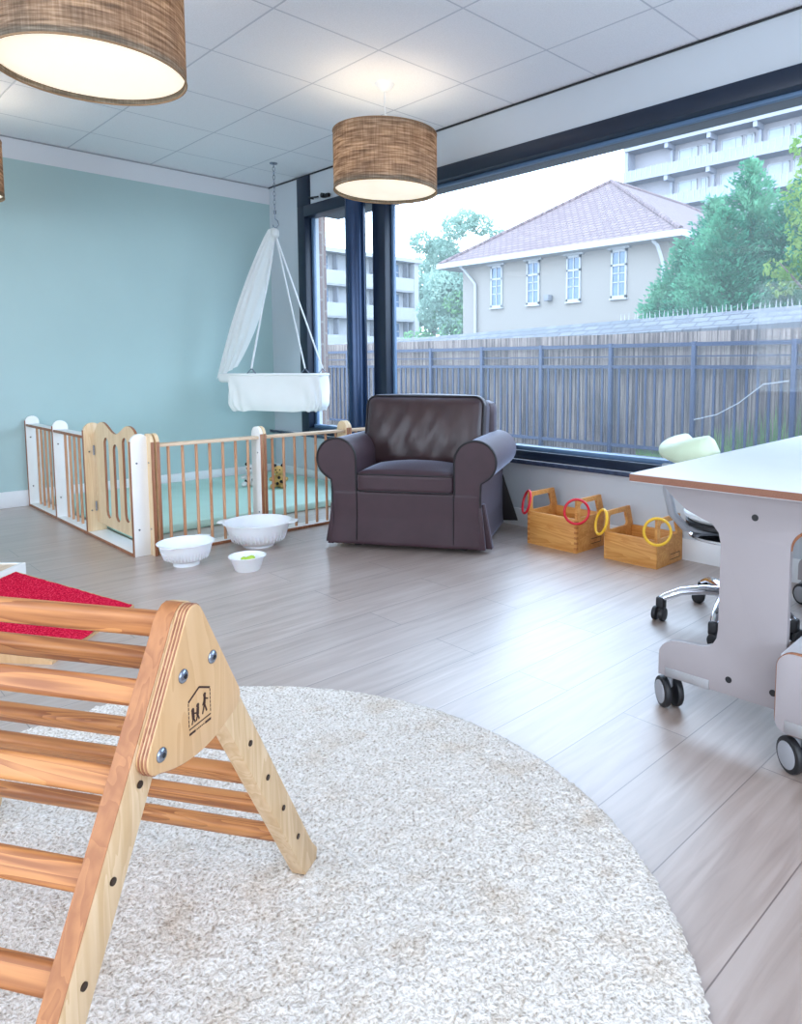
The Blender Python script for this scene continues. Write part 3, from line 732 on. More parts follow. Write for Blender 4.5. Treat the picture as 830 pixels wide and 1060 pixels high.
# ------------------------------------------------------------------ desk, rolling bench, stool
def caster(par, x, y, z0, d, rz, name='caster'):
    """twin-wheel caster; z0 = height of its mounting"""
    r = d/2; R3 = Matrix.Rotation(rz, 3, 'Z')
    def P(a, b_, c): return Vector((x, y, 0))+R3 @ Vector((a, b_, c))
    c = MB().cyl(P(.0, 0, r), P(.0, 0, z0), .011, n=12); c.cushion((x-.02, y-.02, r*1.2), (x+.02, y+.02, r*2.02), .01, n=4)
    o = c.build(name, 'greyplastic', par)
    for s in (-1, 1):
        MB().cyl(P(.012, s*.009, r), P(.012, s*.030, r), r, n=32, bev=.006).build('tyre', 'black', o)
        MB().cyl(P(.012, s*.030, r), P(.012, s*.0325, r), r*.74, n=28, bev=.001).build('hub_cap', 'greyplastic', o)
    return o
dk = thing('desk', 'white changing desk with plywood edges and T-shaped panel leg on casters', 'desk', (1.765, 1.112, 0), math.radians(2.4))
TT = .74
lp = [(0, 0), (1.62, 0), (1.62, -1.75), (0, -1.75)]
top = MB().prism(lp, (0, 0, TT-.024), (1, 0, 0), (0, 1, 0), (0, 0, .024), .0015).build('tabletop', 'laminate', dk)
MB().prism([(-.001, .001), (1.621, .001), (1.621, -1.751), (-.001, -1.751)], (0, 0, TT-.022), (1, 0, 0), (0, 1, 0), (0, 0, .0195)).build('plywood_edge', 'plyH', top, smooth=None)
def legpanel(xx, name='leg'):
    P = [(-.035, TT-.024)]+[(-.055, .69)]+[(-.12, .638)]+arc(-.185, .56, .05, 60, 0, 6)[:]   # towards the leg's far edge
    P = [(-.03, TT-.024), (-.034, .70)]
    P += [(-.034-.03, .668), (-.115, .628), (-.16, .61)]
    P += arc(-.20-.0, .57, .0, 0, 0, 1)[:0]
    P += [(-.195, .598), (-.215, .575), (-.222, .545)]
    P += [(-.222, .29)]+[(-.218, .262), (-.205, .240), (-.18, .229)]
    P += [(-.10, .222), (-.07, .218)]+arc(-.085, .168, .048, 80, 0, 6)+[(-.037, .105)]
    P += [(-.415, .105), (-.415, .56)]+arc(-.475, .56, .06, 0, 90, 8)
    Q = [(-1.75-p[0], p[1]) for p in P]
    lp = P+Q[::-1]
    o = MB().prism(lp, (xx, 0, 0), (0, 1, 0), (0, 0, 1), (.022, 0, 0), .001).build(name, 'panelgrey', dk)
    e = MB()
    ed = P[-10:]
    for a, b_ in zip(ed, ed[1:]): e.tube([(xx+.011, a[0]+.0055, a[1]-.0055), (xx+.011, b_[0]+.0055, b_[1]-.0055)], .0085, 6)
    e.build('plywood_edge', 'edge', o)
    for (y, z) in ((-.318, .633), (-.258, .151), (-.383, .151)): MB().cyl((xx-.001, y, z), (xx+.004, y, z), .0095, n=20).build('bolt_hole', 'black', o)
    MB().box((xx-.002, -.20, .104), (xx+.001, -.06, .132), .0008).cyl((xx-.003, -.15, .118), (xx-.001, -.15, .118), .006).build('metal_plate', 'alu', o)
legpanel(.13); legpanel(1.42)
MB().box((.152, -.5, TT-.09), (1.42, -.48, TT-.024), .001).build('apron', 'panelgrey', dk)
for x, y, rz in ((.165, -.052, -2.25), (1.43, -.06, -2.0), (.165, -1.69, -2.25), (1.43, -1.69, -1.9)): caster(dk, x, y, .11, .095, rz)
bn = thing('rolling_bench', 'low white rolling bench on casters pushed in under the desk', 'bench', (1.80, .69, 0), math.radians(2.4))
z0, z1, Wd = .105, .318, .90
fr = arc(-.035, z0+.03, .03, 270, 360, 6)+arc(-.045, z1-.04, .04, 0, 90, 6)+arc(-Wd+.045, z1-.04, .04, 90, 180, 6)+arc(-Wd+.035, z0+.03, .03, 180, 270, 6)
p = MB().prism(fr, (0, 0, 0), (0, 1, 0), (0, 0, 1), (.02, 0, 0), .001).build('front_panel', 'panelgrey', bn)
e = MB().tube([(.010, q[0]+(-.004 if q[0] > -.3 else .004), q[1]+(-.004 if q[1] > .2 else .004)) for q in fr], .0085, 6, True); e.build('plywood_edge', 'edge', p)
MB().box((-.002, -.14, z0+.002), (.001, -.03, z0+.035), .0008).build('metal_plate', 'alu', p)
MB().box((.02, -Wd+.02, z1-.03), (.5, -.008, z1-.012), .002).build('seat', 'laminate', bn)
MB().box((.48, -Wd+.02, z0), (.5, -.01, z1-.03), .002).build('back_panel', 'panelgrey', bn)
for x, y, rz in ((.035, -.045, -2.2), (.46, -.05, -1.9), (.035, -Wd+.05, -2.2), (.46, -Wd+.05, -2.0)): caster(bn, x, y, .11, .095, rz)
# stool with wrap-around back
ch = thing('office_stool', 'pale green nursery stool with wrap-around back and chrome star base behind the desk', 'stool', (2.72, 1.235, 0), 0)
Rb = .268
for k in range(5):
    a = math.atan2(1.453-1.235, 2.587-2.72)+k*2*PI/5; c, s = math.cos(a), math.sin(a)
    MB().tube([(.03*c, .03*s, .135), (.10*c, .10*s, .138), (.19*c, .19*s, .125), (.25*c, .25*s, .10), (Rb*c, Rb*s, .088)], [.022, .02, .017, .015, .013], 12, sx=1.25).build('star_leg', 'chrome', ch)
    o = MB().cushion((Rb*c-.018, Rb*s-.018, .045), (Rb*c+.018, Rb*s+.018, .097), .008, n=4).build('caster', 'black', ch)
    R3 = Matrix.Rotation(a+1.1, 3, 'Z')
    for sg in (-1, 1):
        p0 = Vector((Rb*c, Rb*s, .029))+R3 @ Vector((.016, sg*.006, 0)); p1 = Vector((Rb*c, Rb*s, .029))+R3 @ Vector((.016, sg*.026, 0))
        MB().cyl(p0, p1, .029, n=24, bev=.005).build('wheel', 'black', o)
MB().cyl((0, 0, .10), (0, 0, .17), .032).cyl((0, 0, .17), (0, 0, .36), .022).cyl((0, 0, .12), (0, 0, .15), .04).build('gas_column', 'chrome', ch)
MB().lathe([(0, .36), (.155, .36), (.165, .366), (.165, .374), (.155, .38), (0, .38)], 48).build('foot_plate', 'chrome', ch)
MB().lathe([(0, .405), (.16, .405), (.178, .415), (.178, .43), (.16, .44), (0, .44)], 48).build('seat_rim', 'black', ch)
MB().lathe([(0, .436), (.165, .436), (.185, .45), (.187, .465), (.165, .485), (0, .49)], 48).build('seat', 'seatgrey', ch)
da = math.atan2(.719, -.695)
bp = lambda r, z, off=0: (r*math.cos(da+off), r*math.sin(da+off), z)
MB().tube([bp(.04, .392), bp(.12, .39), bp(.19, .405), bp(.24, .46), bp(.262, .55), bp(.268, .66)], .017, 10, sx=1.5).build('back_bracket', 'greyplastic', ch)
pts, rad = [], []
for i in range(33):
    u = i/32; off = 1.05-2.3*u; en = min(1, (u*(1-u)*4)/.22)**.5
    pts.append(bp(.268, .735-.012*math.sin(PI*u)-.03*u, off)); rad.append(max(.004, en*(.050+.016*math.cos(2*PI*u)-.010*u)))
MB().tube(pts, rad, 20, sx=.8).build('backrest', 'padgreen', ch, smooth=80)

# ------------------------------------------------------------------ round rug
m = MB(); bm = m.bm; RR, st = 1.085, .0085; n = int(RR/st)+1; idx = {}
for i in range(-n, n+1):
    for j in range(-n, n+1):
        x, y = (i+.5*(j % 2))*st, j*st*.9; r = math.hypot(x, y)
        if r < RR:
            e = min(1, (RR-r)/.02)
            idx[i, j] = bm.verts.new((x+random.uniform(-.0025, .0025), y+random.uniform(-.0025, .0025), .003+.011*e**.5+random.uniform(-.003, .004)*e))
for (i, j), v in idx.items():
    k = i+(j % 2)
    a, b_ = idx.get((i+1, j)), idx.get((k, j+1))
    c = idx.get((k-1, j+1))
    if a and b_: bm.faces.new((v, a, b_))
    if b_ and c: bm.faces.new((v, b_, c))
bm.normal_update()
rg = m.build('round_rug', 'rug', smooth=180); rg.location = (.335, 1.312, 0)
tag(rg, 'large round cream pile rug on the wooden floor', 'rug')

# ------------------------------------------------------------------ climbing triangle
tr = thing('climbing_triangle', 'wooden climbing triangle with ladder rungs standing on the round rug', 'climbing frame', (.715, 1.199, .014), math.atan2(.856, -.516))
# local: x along the rungs (away), y across the triangle towards the front leg, z up
LW, LT, WT = .054, .032, .84
def leg2(y0, z0, y1, z1, w):
    d = Vector((y1-y0, z1-z0)).normalized(); nn = Vector((-d.y, d.x))*w/2
    return [(y0+nn.x, z0+nn.y), (y0-nn.x, z0-nn.y), (y1-nn.x, z1-nn.y), (y1+nn.x, z1+nn.y)]
YB_, YF_, YA, ZA = -.045, .715, .335, .668
sl = .571
HW = LW/2/math.cos(math.atan(sl))
OUT = [(YF_+HW-.012, 0), (YF_+HW-.006, .022), (YF_+HW-sl*.05, .05), (YF_+HW-sl*.65, .65), (.366, .668), (.356, .680), (.346, .687), (YA, .689)]
def legpoly(side):
    P = [(YF_-HW, 0)]+OUT+[(YA, (YF_-HW-YA)/sl)]
    return P if side == 'f' else [(2*YA-y, z) for y, z in P]
for x in (0, WT-LT):
    for side in 'fb':
        lg = MB().prism(legpoly(side), (x, 0, 0), (0, 1, 0), (0, 0, 1), (LT, 0, 0), .003).build('leg', 'ash', tr)
        if side == 'f':
            o2 = [(y+.0009, z+.0004) for y, z in OUT[2:]]
            MB().prism(OUT[2:]+o2[::-1], (x+.0015, 0, 0), (0, 1, 0), (0, 0, 1), (LT-.003, 0, 0)).build('shaded_edge', 'ash_shaded', lg)  # thin strip carrying the painted shade of the leg's outer side
        zs = (.472, .374, .278, .184, .09) if side == 'f' else (.476, .384, .29, .198, .104)
        for z in zs:
            y = (YF_-sl*z) if side == 'f' else (YB_+sl*z)
            xx = x-.001 if x == 0 else x+LT+.001
            MB().cyl((xx-.001, y, z), (xx+.002, y, z), .0052, n=14).build('screw', 'screw_dark', lg)
def rung(y, z, ang):
    m = MB(); m.box((LT-.004, -.0125, -.0185), (WT-LT+.004, .0125, .0185), .008, 3)
    R = Matrix.Translation((0, y, z)) @ Matrix.Rotation(ang, 4, 'X')
    bmesh.ops.transform(m.bm, matrix=R, verts=m.bm.verts); m.build('rung', 'oakY', tr)
rung(YA, .652, 0)
for z in (.57, .472, .374, .278, .184, .09): rung(YF_-sl*z, z, math.radians(30))
for z in (.57, .476, .384, .29, .198, .104): rung(YB_+sl*z, z, math.radians(-30))
# gusset plates
def rounded(P, rs, n=7):
    out = []; N = len(P)
    for i in range(N):
        p = Vector(P[i]); a = (Vector(P[i-1])-p).normalized(); b_ = (Vector(P[(i+1) % N])-p).normalized(); r = rs[i]
        ang = a.angle(b_)/2; d = r/math.tan(ang); c = p+(a+b_).normalized()*r/math.sin(ang)
        s, e = p+a*d, p+b_*d
        a0 = math.atan2(s.y-c.y, s.x-c.x); a1 = math.atan2(e.y-c.y, e.x-c.x); dl = (a1-a0+PI) % (2*PI)-PI
        out += [(c.x+r*math.cos(a0+dl*k/n), c.y+r*math.sin(a0+dl*k/n)) for k in range(n+1)]
    return out
pl = []
for p in rounded([(.341, .709), (.213, .480), (.469, .480)], [.02, .024, .024]): pl.append(p)
i0, i1 = 15, 16
a0_, a1_ = pl[i0], pl[i1]
pl = pl[:i0+1]+[(a0_[0]+(a1_[0]-a0_[0])*t, a0_[1]-.018*(1-(2*t-1)**2)) for t in [k/14 for k in range(1, 14)]]+pl[i1:]
for x, d in ((-.02, .02), (WT, .02)):
    P = MB().prism(pl, (x, 0, 0), (0, 1, 0), (0, 0, 1), (d, 0, 0), .002).build('gusset_plate', 'plate', tr)
    e = MB()
    for off in (.004, .0095, .015): e.tube([(x+off, YA+(q[0]-YA)*1.001, .55+(q[1]-.55)*1.001) for q in pl], .0016, 5, True)
    e.build('ply_layers', 'edge', P)
    fx = x if x < 0 else x+d
    sg = -1 if x < 0 else 1
    for (y, z) in ((.373, .594), (.303, .594), (.425, .505)):
        bl = MB().ball((fx, y, z), .0105, (.45, 1, 1), sub=3)
        if x < 0: bl.cyl((fx-.0052, y, z), (fx-.0046, y, z), .0036, n=6)
        B = bl.build('bolt', 'screw', P)
        if x < 0:
            B.data.materials.append(M['black'])
            for pp_ in B.data.polygons:
                if abs(pp_.center.x-(fx-.0052)) < .0009 and (pp_.center.yz-Vector((y, z))).length < .004 and len(pp_.vertices) > 3: pp_.material_index = 1
    if x < 0:
        # burnt-in mark: house outline with a seated pair and a climbing child, seen from outside (y runs to the left)
        lg = MB(); cx, cz = .338, .532
        def bar(a, b_, w):
            a, b_ = Vector(a), Vector(b_); d = (b_-a).normalized(); nn = Vector((-d.y, d.x))*w/2
            pts_ = [a+nn, a-nn, b_-nn, b_+nn]
            lg.prism([(p.x, p.y) for p in pts_], (fx-.0006, cx, cz), (0, -1, 0), (0, 0, 1), (.0004, 0, 0))
        k = .026
        bar((-k, .018), (0, .030), .003); bar((0, .030), (k, .018), .003)
        for i in range(6):
            z = .014-.0062*i; bar((-k, z+.0022), (-k, z-.0022), .0014); bar((k, z+.0022), (k, z-.0022), .0014)
        bar((-k, -.0235), (k, -.0235), .0018); bar((-k, -.031), (-k*.45, -.031), .0035); bar((k*.45, -.031), (k, -.031), .0035)
        for i in range(5): bar((-.009+i*.004, -.031), (-.0066+i*.004, -.031), .0018)
        # figures
        def blob(x_, z_, r): lg.cyl((fx-.0006, cx-x_, cz+z_), (fx-.0002, cx-x_, cz+z_), r, n=12)
        blob(-.0165, .002, .0034); bar((-.0165, 0), (-.0155, -.011), .006); bar((-.0155, -.010), (-.0195, -.019), .0026); bar((-.0155, -.010), (-.0115, -.018), .0026); bar((-.0165, -.003), (-.008, -.006), .0022)
        blob(-.0045, .004, .0034); bar((-.0045, .001), (-.0055, -.010), .006); bar((-.0055, -.009), (-.009, -.018), .0026); bar((-.0055, -.009), (-.002, -.018), .0026)
        blob(.0125, .0125, .0034); bar((.0125, .010), (.0115, -.002), .0052); bar((.0115, -.001), (.006, -.015), .0028); bar((.0115, -.001), (.0165, -.014), .0028); bar((.0125, .007), (.0205, .003), .0022); bar((.0115, .006), (.007, -.002), .0022)
        lg.build('burnt_logo', 'burn', P)

# ------------------------------------------------------------------ red ramp and platform
d1 = Vector((.718, .696, 0)).normalized(); d2 = Vector((-.64, .768, 0)).normalized()
P1, P2 = Vector((1.109, 3.189, 0)), Vector((.683, 2.776, 0)); LR, HR = .535, .15
rp = thing('carpeted_ramp', 'red carpeted wooden play ramp sloping from the low platform to the floor', 'ramp', P1, 0)
A, B = Vector((0, 0, 0)), P2-P1
A2, B2 = A+d2*LR, B+d2*LR; up = Vector((0, 0, HR)); ed_ = Vector((0, 0, .012))
m = MB(); bm = m.bm
vs = [bm.verts.new(p) for p in (A, B, B2, A2, A+ed_, B+ed_, B2+up, A2+up)]
for q in ((3, 2, 1, 0), (4, 5, 6, 7), (0, 1, 5, 4), (1, 2, 6, 5), (2, 3, 7, 6), (3, 0, 4, 7)): bm.faces.new([vs[i] for i in q])
m.build('wedge', 'plate', rp, smooth=None)
m = MB(); bm = m.bm; ins = .012; nn = 60
dB = (B-A).normalized(); gr = []
for i in range(nn+1):
    row = []
    for j in range(nn+1):
        a = A+dB*(ins+((B-A).length-2*ins)*i/nn)+d2*LR*(j/nn)*.985; z = .012+(HR-.012)*(j/nn)*.985
        row.append(bm.verts.new(a+Vector((random.uniform(-.001, .001), random.uniform(-.001, .001), z+.004+random.uniform(-.0015, .0015)))))
    gr.append(row)
for i in range(nn):
    for j in range(nn): bm.faces.new((gr[i][j], gr[i+1][j], gr[i+1][j+1], gr[i][j+1]))
m.build('carpet', 'carpet', rp, smooth=180)
pf = thing('play_platform', 'low white and birch wooden platform behind the red ramp', 'platform', P1+d2*(LR+.004), math.atan2(-d1.y, -d1.x))
# local x back along the ramp edge towards the left, y = towards rear
MB().box((-.075, -.62, 0), (.80, -.602, HR+.02), .001).build('back_panel', 'penwhite', pf)
MB().box((-.075, -.018, 0), (.80, 0, HR+.02), .001).build('front_panel', 'penwhite', pf)
MB().box((-.075, -.602, 0), (-.057, -.018, HR+.02), .001).build('end_panel', 'penwhite', pf)
MB().box((.78, -.602, 0), (.80, -.018, HR+.02), .001).build('end_panel', 'penwhite', pf)
MB().box((-.057, -.602, HR), (.78, -.018, HR+.016), .001).build('deck', 'birchX', pf)

# ------------------------------------------------------------------ outside
struct(MB().box((XW+.2, -30, -.3), (140, 110, -.02)).build('ground', 'ground', smooth=None))
# metal fence with reed matting
XF = 7.4; PY = [1.65+1.1035*k for k in range(-3, 12)]
fn = thing('metal_fence', 'blue metal bar fence outside the window', 'fence', (XF, 3.86, -.02))
for y in PY: MB().box((-.025, y-3.86-.025, 0), (.025, y-3.86+.025, 1.345), .002).build('post', 'fence', fn)
for z, h_ in ((1.315, .022), (1.06, .02), (.10, .02)):
    MB().box((-.018, PY[0]-3.86, z-h_), (.018, PY[-1]-3.86, z+h_)).build('rail', 'fence', fn)
MB().box((-.01, PY[0]-3.86, 1.175), (.01, PY[-1]-3.86, 1.19)).build('wire_rail', 'fence', fn)
for y0, y1 in zip(PY, PY[1:]):
    m = MB()
    for k in range(1, 9):
        y = y0+(y1-y0)*k/9-3.86; m.box((-.01, y-.013, .10), (.01, y+.013, 1.06))
    m.build('bar_panel', 'fence', fn, smooth=None)
rs = tag(MB().box((XF+.06, -1.6, -.02), (XF+.10, 14.0, 1.44)).build('reed_screen', 'reed', smooth=None), 'brown reed matting screen behind the blue metal fence', 'screen')
m = MB(); yl, yr = 14.0, -1.6
def zc(y, b_): return b_+(-.028)*(y-4.9)
pr = [(XF+.11, 1.40), (XF+.11, 1.445), (XF+.5, 1.645), (XF+.62, 1.62), (XF+.62, 1.40)]
bm = m.bm; e0 = [bm.verts.new((x, yl, zc(yl, z) if z > 1.41 else z)) for x, z in pr]; e1 = [bm.verts.new((x, yr, zc(yr, z) if z > 1.41 else z)) for x, z in pr]
for i in range(5): bm.faces.new((e0[i], e0[(i+1) % 5], e1[(i+1) % 5], e1[i]))
bm.faces.new(e0); bm.faces.new(e1[::-1])
sw = tag(m.build('garden_wall', 'coping', smooth=None), 'grey garden wall with sloping stone coping behind the reed screen', 'wall')
MB().box((XF+.13, -1.6, -.02), (XF+.60, 14.0, 1.41)).build('wall_base', 'ext_beige', sw, smooth=None)
m = MB()
for k in range(70):
    y = 5.15-k*.062+random.uniform(-.012, .012); m.cyl((XF+.5, y, zc(y, 1.63)), (XF+.5+random.uniform(-.01, .01), y+random.uniform(-.012, .012), zc(y, 1.645)+.075+random.uniform(-.01, .012)), .007, .002, n=5)
m.box((XF+.48, .8, 1.64+.05), (XF+.52, 2.62, 1.72)) if False else None
m.build('spikes', 'ext_white', sw)
MB().tube([(-.04, 3.82-3.86, .47), (-.04, 3.55-3.86, .54), (-.04, 3.3-3.86, .68), (-.04, 3.05-3.86, .88), (-.04, 2.78-3.86, .92)], .006, 6).build('cable', 'ext_white', fn)
m = MB()
for k in range(900):
    y = random.uniform(1.2, 4.6); h_ = random.uniform(.15, .75)*max(.15, min(1, (4.6-y)/1.7)); x = XF+random.uniform(.025, .055); dx, dy = random.uniform(-.02, .02), random.uniform(-.06, .06)
    m.bm.faces.new([m.bm.verts.new(p) for p in ((x, y-.008, -.02), (x, y+.008, -.02), (x+dx*.3, y+dy, h_))])
tag(m.build('weeds', 'grass', smooth=None), 'green weeds growing up through the fence bars', 'weeds', kind='stuff')

# villa
vl = thing('villa', 'pale brick villa with hipped tile roof and four tall windows, beyond the fence', 'house', (20.5, 16.4, 0))
wall = MB().box((0, -4.75, 0), (13, 4.55, 5.08)).build('wall', 'villa', vl, smooth=None)
m = MB(); bm = m.bm; e = .5
vs = [bm.verts.new(p) for p in ((-e, -5.42, 5.22), (-e, 5.44, 5.18), (13+e, 5.44, 5.18), (13+e, -5.42, 5.22), (3.8, 0, 8.35), (9.6, 0, 8.35))]
for q in ((0, 1, 4), (1, 2, 5, 4), (2, 3, 5), (3, 0, 4, 5)): bm.faces.new([vs[i] for i in q])
rf = m.build('roof', 'rooftile', vl, smooth=None)
m = MB()
for a, b_ in ((0, 4), (1, 4), (4, 5), (3, 5)): 
    P_ = [Vector(p) for p in ((-e, -5.42, 5.22), (-e, 5.44, 5.18), (13+e, 5.44, 5.18), (13+e, -5.42, 5.22), (3.8, 0, 8.35), (9.6, 0, 8.35))]
    m.tube([P_[a], P_[b_]], .09, 8)
m.build('ridge_tiles', 'rooftile', rf)
MB().box((-e-.08, -5.5, 5.0), (13.6, 5.52, 5.2)).build('gutter', 'ext_white', vl, smooth=None)
for y in (18.98, 17.18, 15.37, 13.54):
    y = (y-16.4)*1.025; z0, z1, hw = 3.33, 4.93, .31
    fm = MB().box((-.06, y-hw, z0), (.02, y-hw+.07, z1)).box((-.06, y+hw-.07, z0), (.02, y+hw, z1)).box((-.06, y-hw, z0), (.02, y+hw, z0+.08)).box((-.06, y-hw, z1-.09), (.02, y+hw, z1)).box((-.06, y-hw, z1-.55), (.02, y+hw, z1-.48))
    fm.box((-.05, y-.02, z0), (.0, y+.02, z1)).box((-.05, y-hw, z0+.5), (0, y+hw, z0+.53)).box((-.05, y-hw, z0+.95-.15), (0, y+hw, z0+.98-.15)).box((-.1, y-hw-.12, z1), (.0, y+hw+.12, z1+.07)).box((-.1, y-hw-.03, z0-.06), (0, y+hw+.03, z0))
    o = fm.build('window', 'ext_white', vl, smooth=None)
    MB().box((-.02, y-hw+.02, z0+.02), (-.01, y+hw-.02, z1-.02)).build('pane', 'ext_pane', o, smooth=None)
for y in (3.75, -4.62): MB().tube([(-.45, y+.5 if y > 0 else y+.2, 5.0), (-.3, y+.4 if y > 0 else y+.1, 4.85), (-.1, y, 4.3), (-.1, y, 0)], .06, 8).build('downpipe', 'ext_white', vl)
MB().box((-.25, -.1, 3.4), (0, .12, 3.62), .02).build('floodlight', 'ext_grey', vl)

# apartment block seen through the left window
ab = thing('apartment_block', 'white three-storey gallery flats seen through the narrow window behind the column', 'building', (38.9, 45, 0))
MB().box((-26, .8, 0), (0, 12, 9.45)).build('wall', 'ext_white', ab, smooth=None)
MB().box((-26.3, -.25, 9.42), (.3, 12.3, 9.72)).build('roof', 'ext_white', ab, smooth=None)
MB().box((-.45, -.05, 0), (0, 1.3, 9.45)).build('end_wall', 'ext_white', ab, smooth=None)
for z in (7.15, 4.78, 2.4):
    MB().box((-26, 0, z), (-.02, .12, z+1.0)).box((-26, .05, z-.12), (-.02, 1.3, z)).build('balcony', 'ext_white', ab, smooth=None)
    for k in range(7):
        x = -2.9-k*3.4
        o = MB().box((x, .7, z+.75), (x+1.5, 0.79, z+.85)).box((x, .7, z+.8), (x+.07, 0.79, z+2.2)).box((x+1.43, .7, z+.8), (x+1.5, 0.79, z+2.2)).box((x+.72, .7, z+.8), (x+.79, 0.79, z+2.2)).box((x, .7, z+2.1), (x+1.5, 0.79, z+2.2)).box((x, .7, z+1.45), (x+1.5, 0.79, z+1.5)).build('window', 'ext_white', ab, smooth=None)
        MB().box((x+.03, .75, z+.8), (x+1.48, 0.78, z+2.15)).build('pane', 'ext_pane', o, smooth=None)
        MB().box((x+1.9, .2, z), (x+1.98, 1.3, z+2.25)).build('partition', 'ext_grey', ab, smooth=None)

# high-rise at right
hr = thing('apartment_tower', 'pale high-rise flats with stacked balconies rising behind the villa roof', 'building', (60, 39.1, 0))
Hf = 2.9; zbase = 21.49
MB().box((1.4, -34, 0), (14, 0, 33)).build('wall', 'tower_pale', hr, smooth=None)
MB().box((0.1, -.35, 0), (1.4, 0, 33)).build('end_wall', 'tower_grey', hr, smooth=None)
for k in range(-5, 4):
    z = zbase+k*Hf
    MB().box((-.1, -34, z-.0), (1.4, 0, z+.28)).box((-.05, -34, z+.28), (.05, 0, z+1.05)).build('balcony', 'tower_grey', hr, smooth=None)
    m = MB()
    for q in range(60): m.box((-.1, -.3-q*.55, z+.3), (-.04, -.24-q*.55, z+1.1))
    m.build('railing', 'ext_white', hr, smooth=None)
    for q in range(8):
        y = -4.5-q*4.15
        MB().box((-.02, y-.18, z-.45), (1.4, y+.18, z)).box((1.0, y-.12, z-Hf), (1.4, y+.12, z)).build('bracket', 'tower_grey', hr, smooth=None)
        for off, w_ in ((.55, 1.9), (2.75, .8)):
            yy = y-off
            o = MB().box((1.3, yy-w_, z-2.0), (1.41, yy-w_+.1, z-.5)).box((1.3, yy-.1, z-2.0), (1.41, yy, z-.5)).box((1.3, yy-w_, z-.6), (1.41, yy, z-.5)).box((1.3, yy-w_, z-2.05), (1.41, yy, z-1.95)).box((1.3, yy-w_*.7, z-2), (1.41, yy-w_*.7+.08, z-.5)).build('window', 'ext_white', hr, smooth=None)
            MB().box((1.36, yy-w_+.05, z-1.98), (1.39, yy-.05, z-.55)).build('pane', 'ext_pane_pale', o, smooth=None)

# trees
def leaf(m, p, s, nrm=None):
    u = Vector((random.gauss(0, 1), random.gauss(0, 1), random.gauss(0, 1))).normalized(); v = u.orthogonal().normalized(); w_ = u.cross(v)
    a = random.uniform(0, PI); v, w_ = v*math.cos(a)+w_*math.sin(a), w_*math.cos(a)-v*math.sin(a)
    bm = m.bm; bm.faces.new([bm.verts.new(q) for q in (p-v*s, p+w_*s*.5, p+v*s, p-w_*s*.5)])
def round_tree(name, label, cat, loc, h, clumps, leafs, size, mat, group):
    t = thing(name, label, cat, loc, 0, group)
    tk = MB().tube([(0, 0, 0), (.02*h, .01*h, h*.35), (0, 0, h*.8)], [.03*h, .02*h, .006*h], 8)
    for k in range(3 if h < 5 else 7):
        a = random.uniform(0, 2*PI); tk.tube([(0, 0, h*(.3+.06*k)), (math.cos(a)*h*.1, math.sin(a)*h*.1, h*(.42+.06*k))], [.007*h, .002*h], 6)
    tk.build('trunk', 'bark', t)
    m = MB()
    for (cx, cy, cz, r) in clumps:
        for k in range(int(leafs*r*r)):
            d = Vector((random.gauss(0, 1), random.gauss(0, 1), random.gauss(0, 1))).normalized()*r*random.uniform(.35, 1)**.5
            leaf(m, Vector((cx, cy, cz))+Vector((d.x, d.y, d.z*.9)), size*random.uniform(.7, 1.4))
    m.build('crown', mat, t, smooth=None)
def clumps(w, h, z0, n):
    return [(random.uniform(-w, w)*.5, random.uniform(-w, w)*.5, z0+(h-z0)*(i+.5)/n, w*random.uniform(.30, .5)*(1-.45*abs(2*(i+.5)/n-.8))) for i in range(n)]
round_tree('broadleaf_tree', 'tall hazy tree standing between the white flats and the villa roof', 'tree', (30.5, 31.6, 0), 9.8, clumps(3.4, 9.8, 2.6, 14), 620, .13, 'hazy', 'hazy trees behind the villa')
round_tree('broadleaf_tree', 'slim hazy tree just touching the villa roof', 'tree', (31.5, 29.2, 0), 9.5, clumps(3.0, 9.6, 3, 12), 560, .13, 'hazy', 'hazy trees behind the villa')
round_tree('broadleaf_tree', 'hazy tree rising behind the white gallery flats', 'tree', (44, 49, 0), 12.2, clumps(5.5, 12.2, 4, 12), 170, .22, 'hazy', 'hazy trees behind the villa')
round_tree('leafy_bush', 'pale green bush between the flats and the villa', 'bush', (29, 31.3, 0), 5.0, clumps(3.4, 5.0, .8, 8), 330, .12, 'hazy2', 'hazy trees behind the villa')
def conifer(label, loc, h, w, mat, n=60, lean=0):
    t = thing('conifer_tree', label, 'tree', loc, random.uniform(0, 6), 'conifers behind the garden wall')
    MB().tube([(0, 0, 0), (0, 0, h*.5), (lean, 0, h*.97)], [.05, .03, .006], 8).build('trunk', 'bark', t)
    m = MB()
    for k in range(n):
        f = (k+.5)/n; z = h*(.06+.93*f); L = w*(1-f)**.75*random.uniform(.72, 1.1)+.05
        for q in range(5):
            a = k*2.4+q*2*PI/5+random.uniform(-.3, .3); dirv = Vector((math.cos(a), math.sin(a), 0))
            ns = max(3, int(L*15))
            for i in range(ns):
                u = (i+.4)/ns; base = Vector((lean*f, 0, z))+dirv*L*u+Vector((0, 0, .22*L*u*u+.10*u))
                for r_ in range(3):
                    sp = Vector((random.gauss(0, .05), random.gauss(0, .05), random.gauss(0, .05)))*(.6+L*.5)
                    d = (dirv+Vector((random.gauss(0, .5), random.gauss(0, .5), random.uniform(.1, 1.0)))).normalized()*random.uniform(.06, .12); s_ = d.orthogonal().normalized()*random.uniform(.018, .034)
                    p = base+sp; bm = m.bm; bm.faces.new([bm.verts.new(c) for c in (p-s_, p+s_, p+d)])
    m.build('foliage', mat, t, smooth=None)
conifer('lowest bushy conifer, directly in front of the pale brick villa wall', (12.4, 7.2, 0), 2.6, 1.05, 'conifer2', 64)
conifer('mid-height bushy conifer between the lowest and the tallest evergreen', (12.9, 7.05, 0), 3.45, 1.25, 'conifer2', 84)
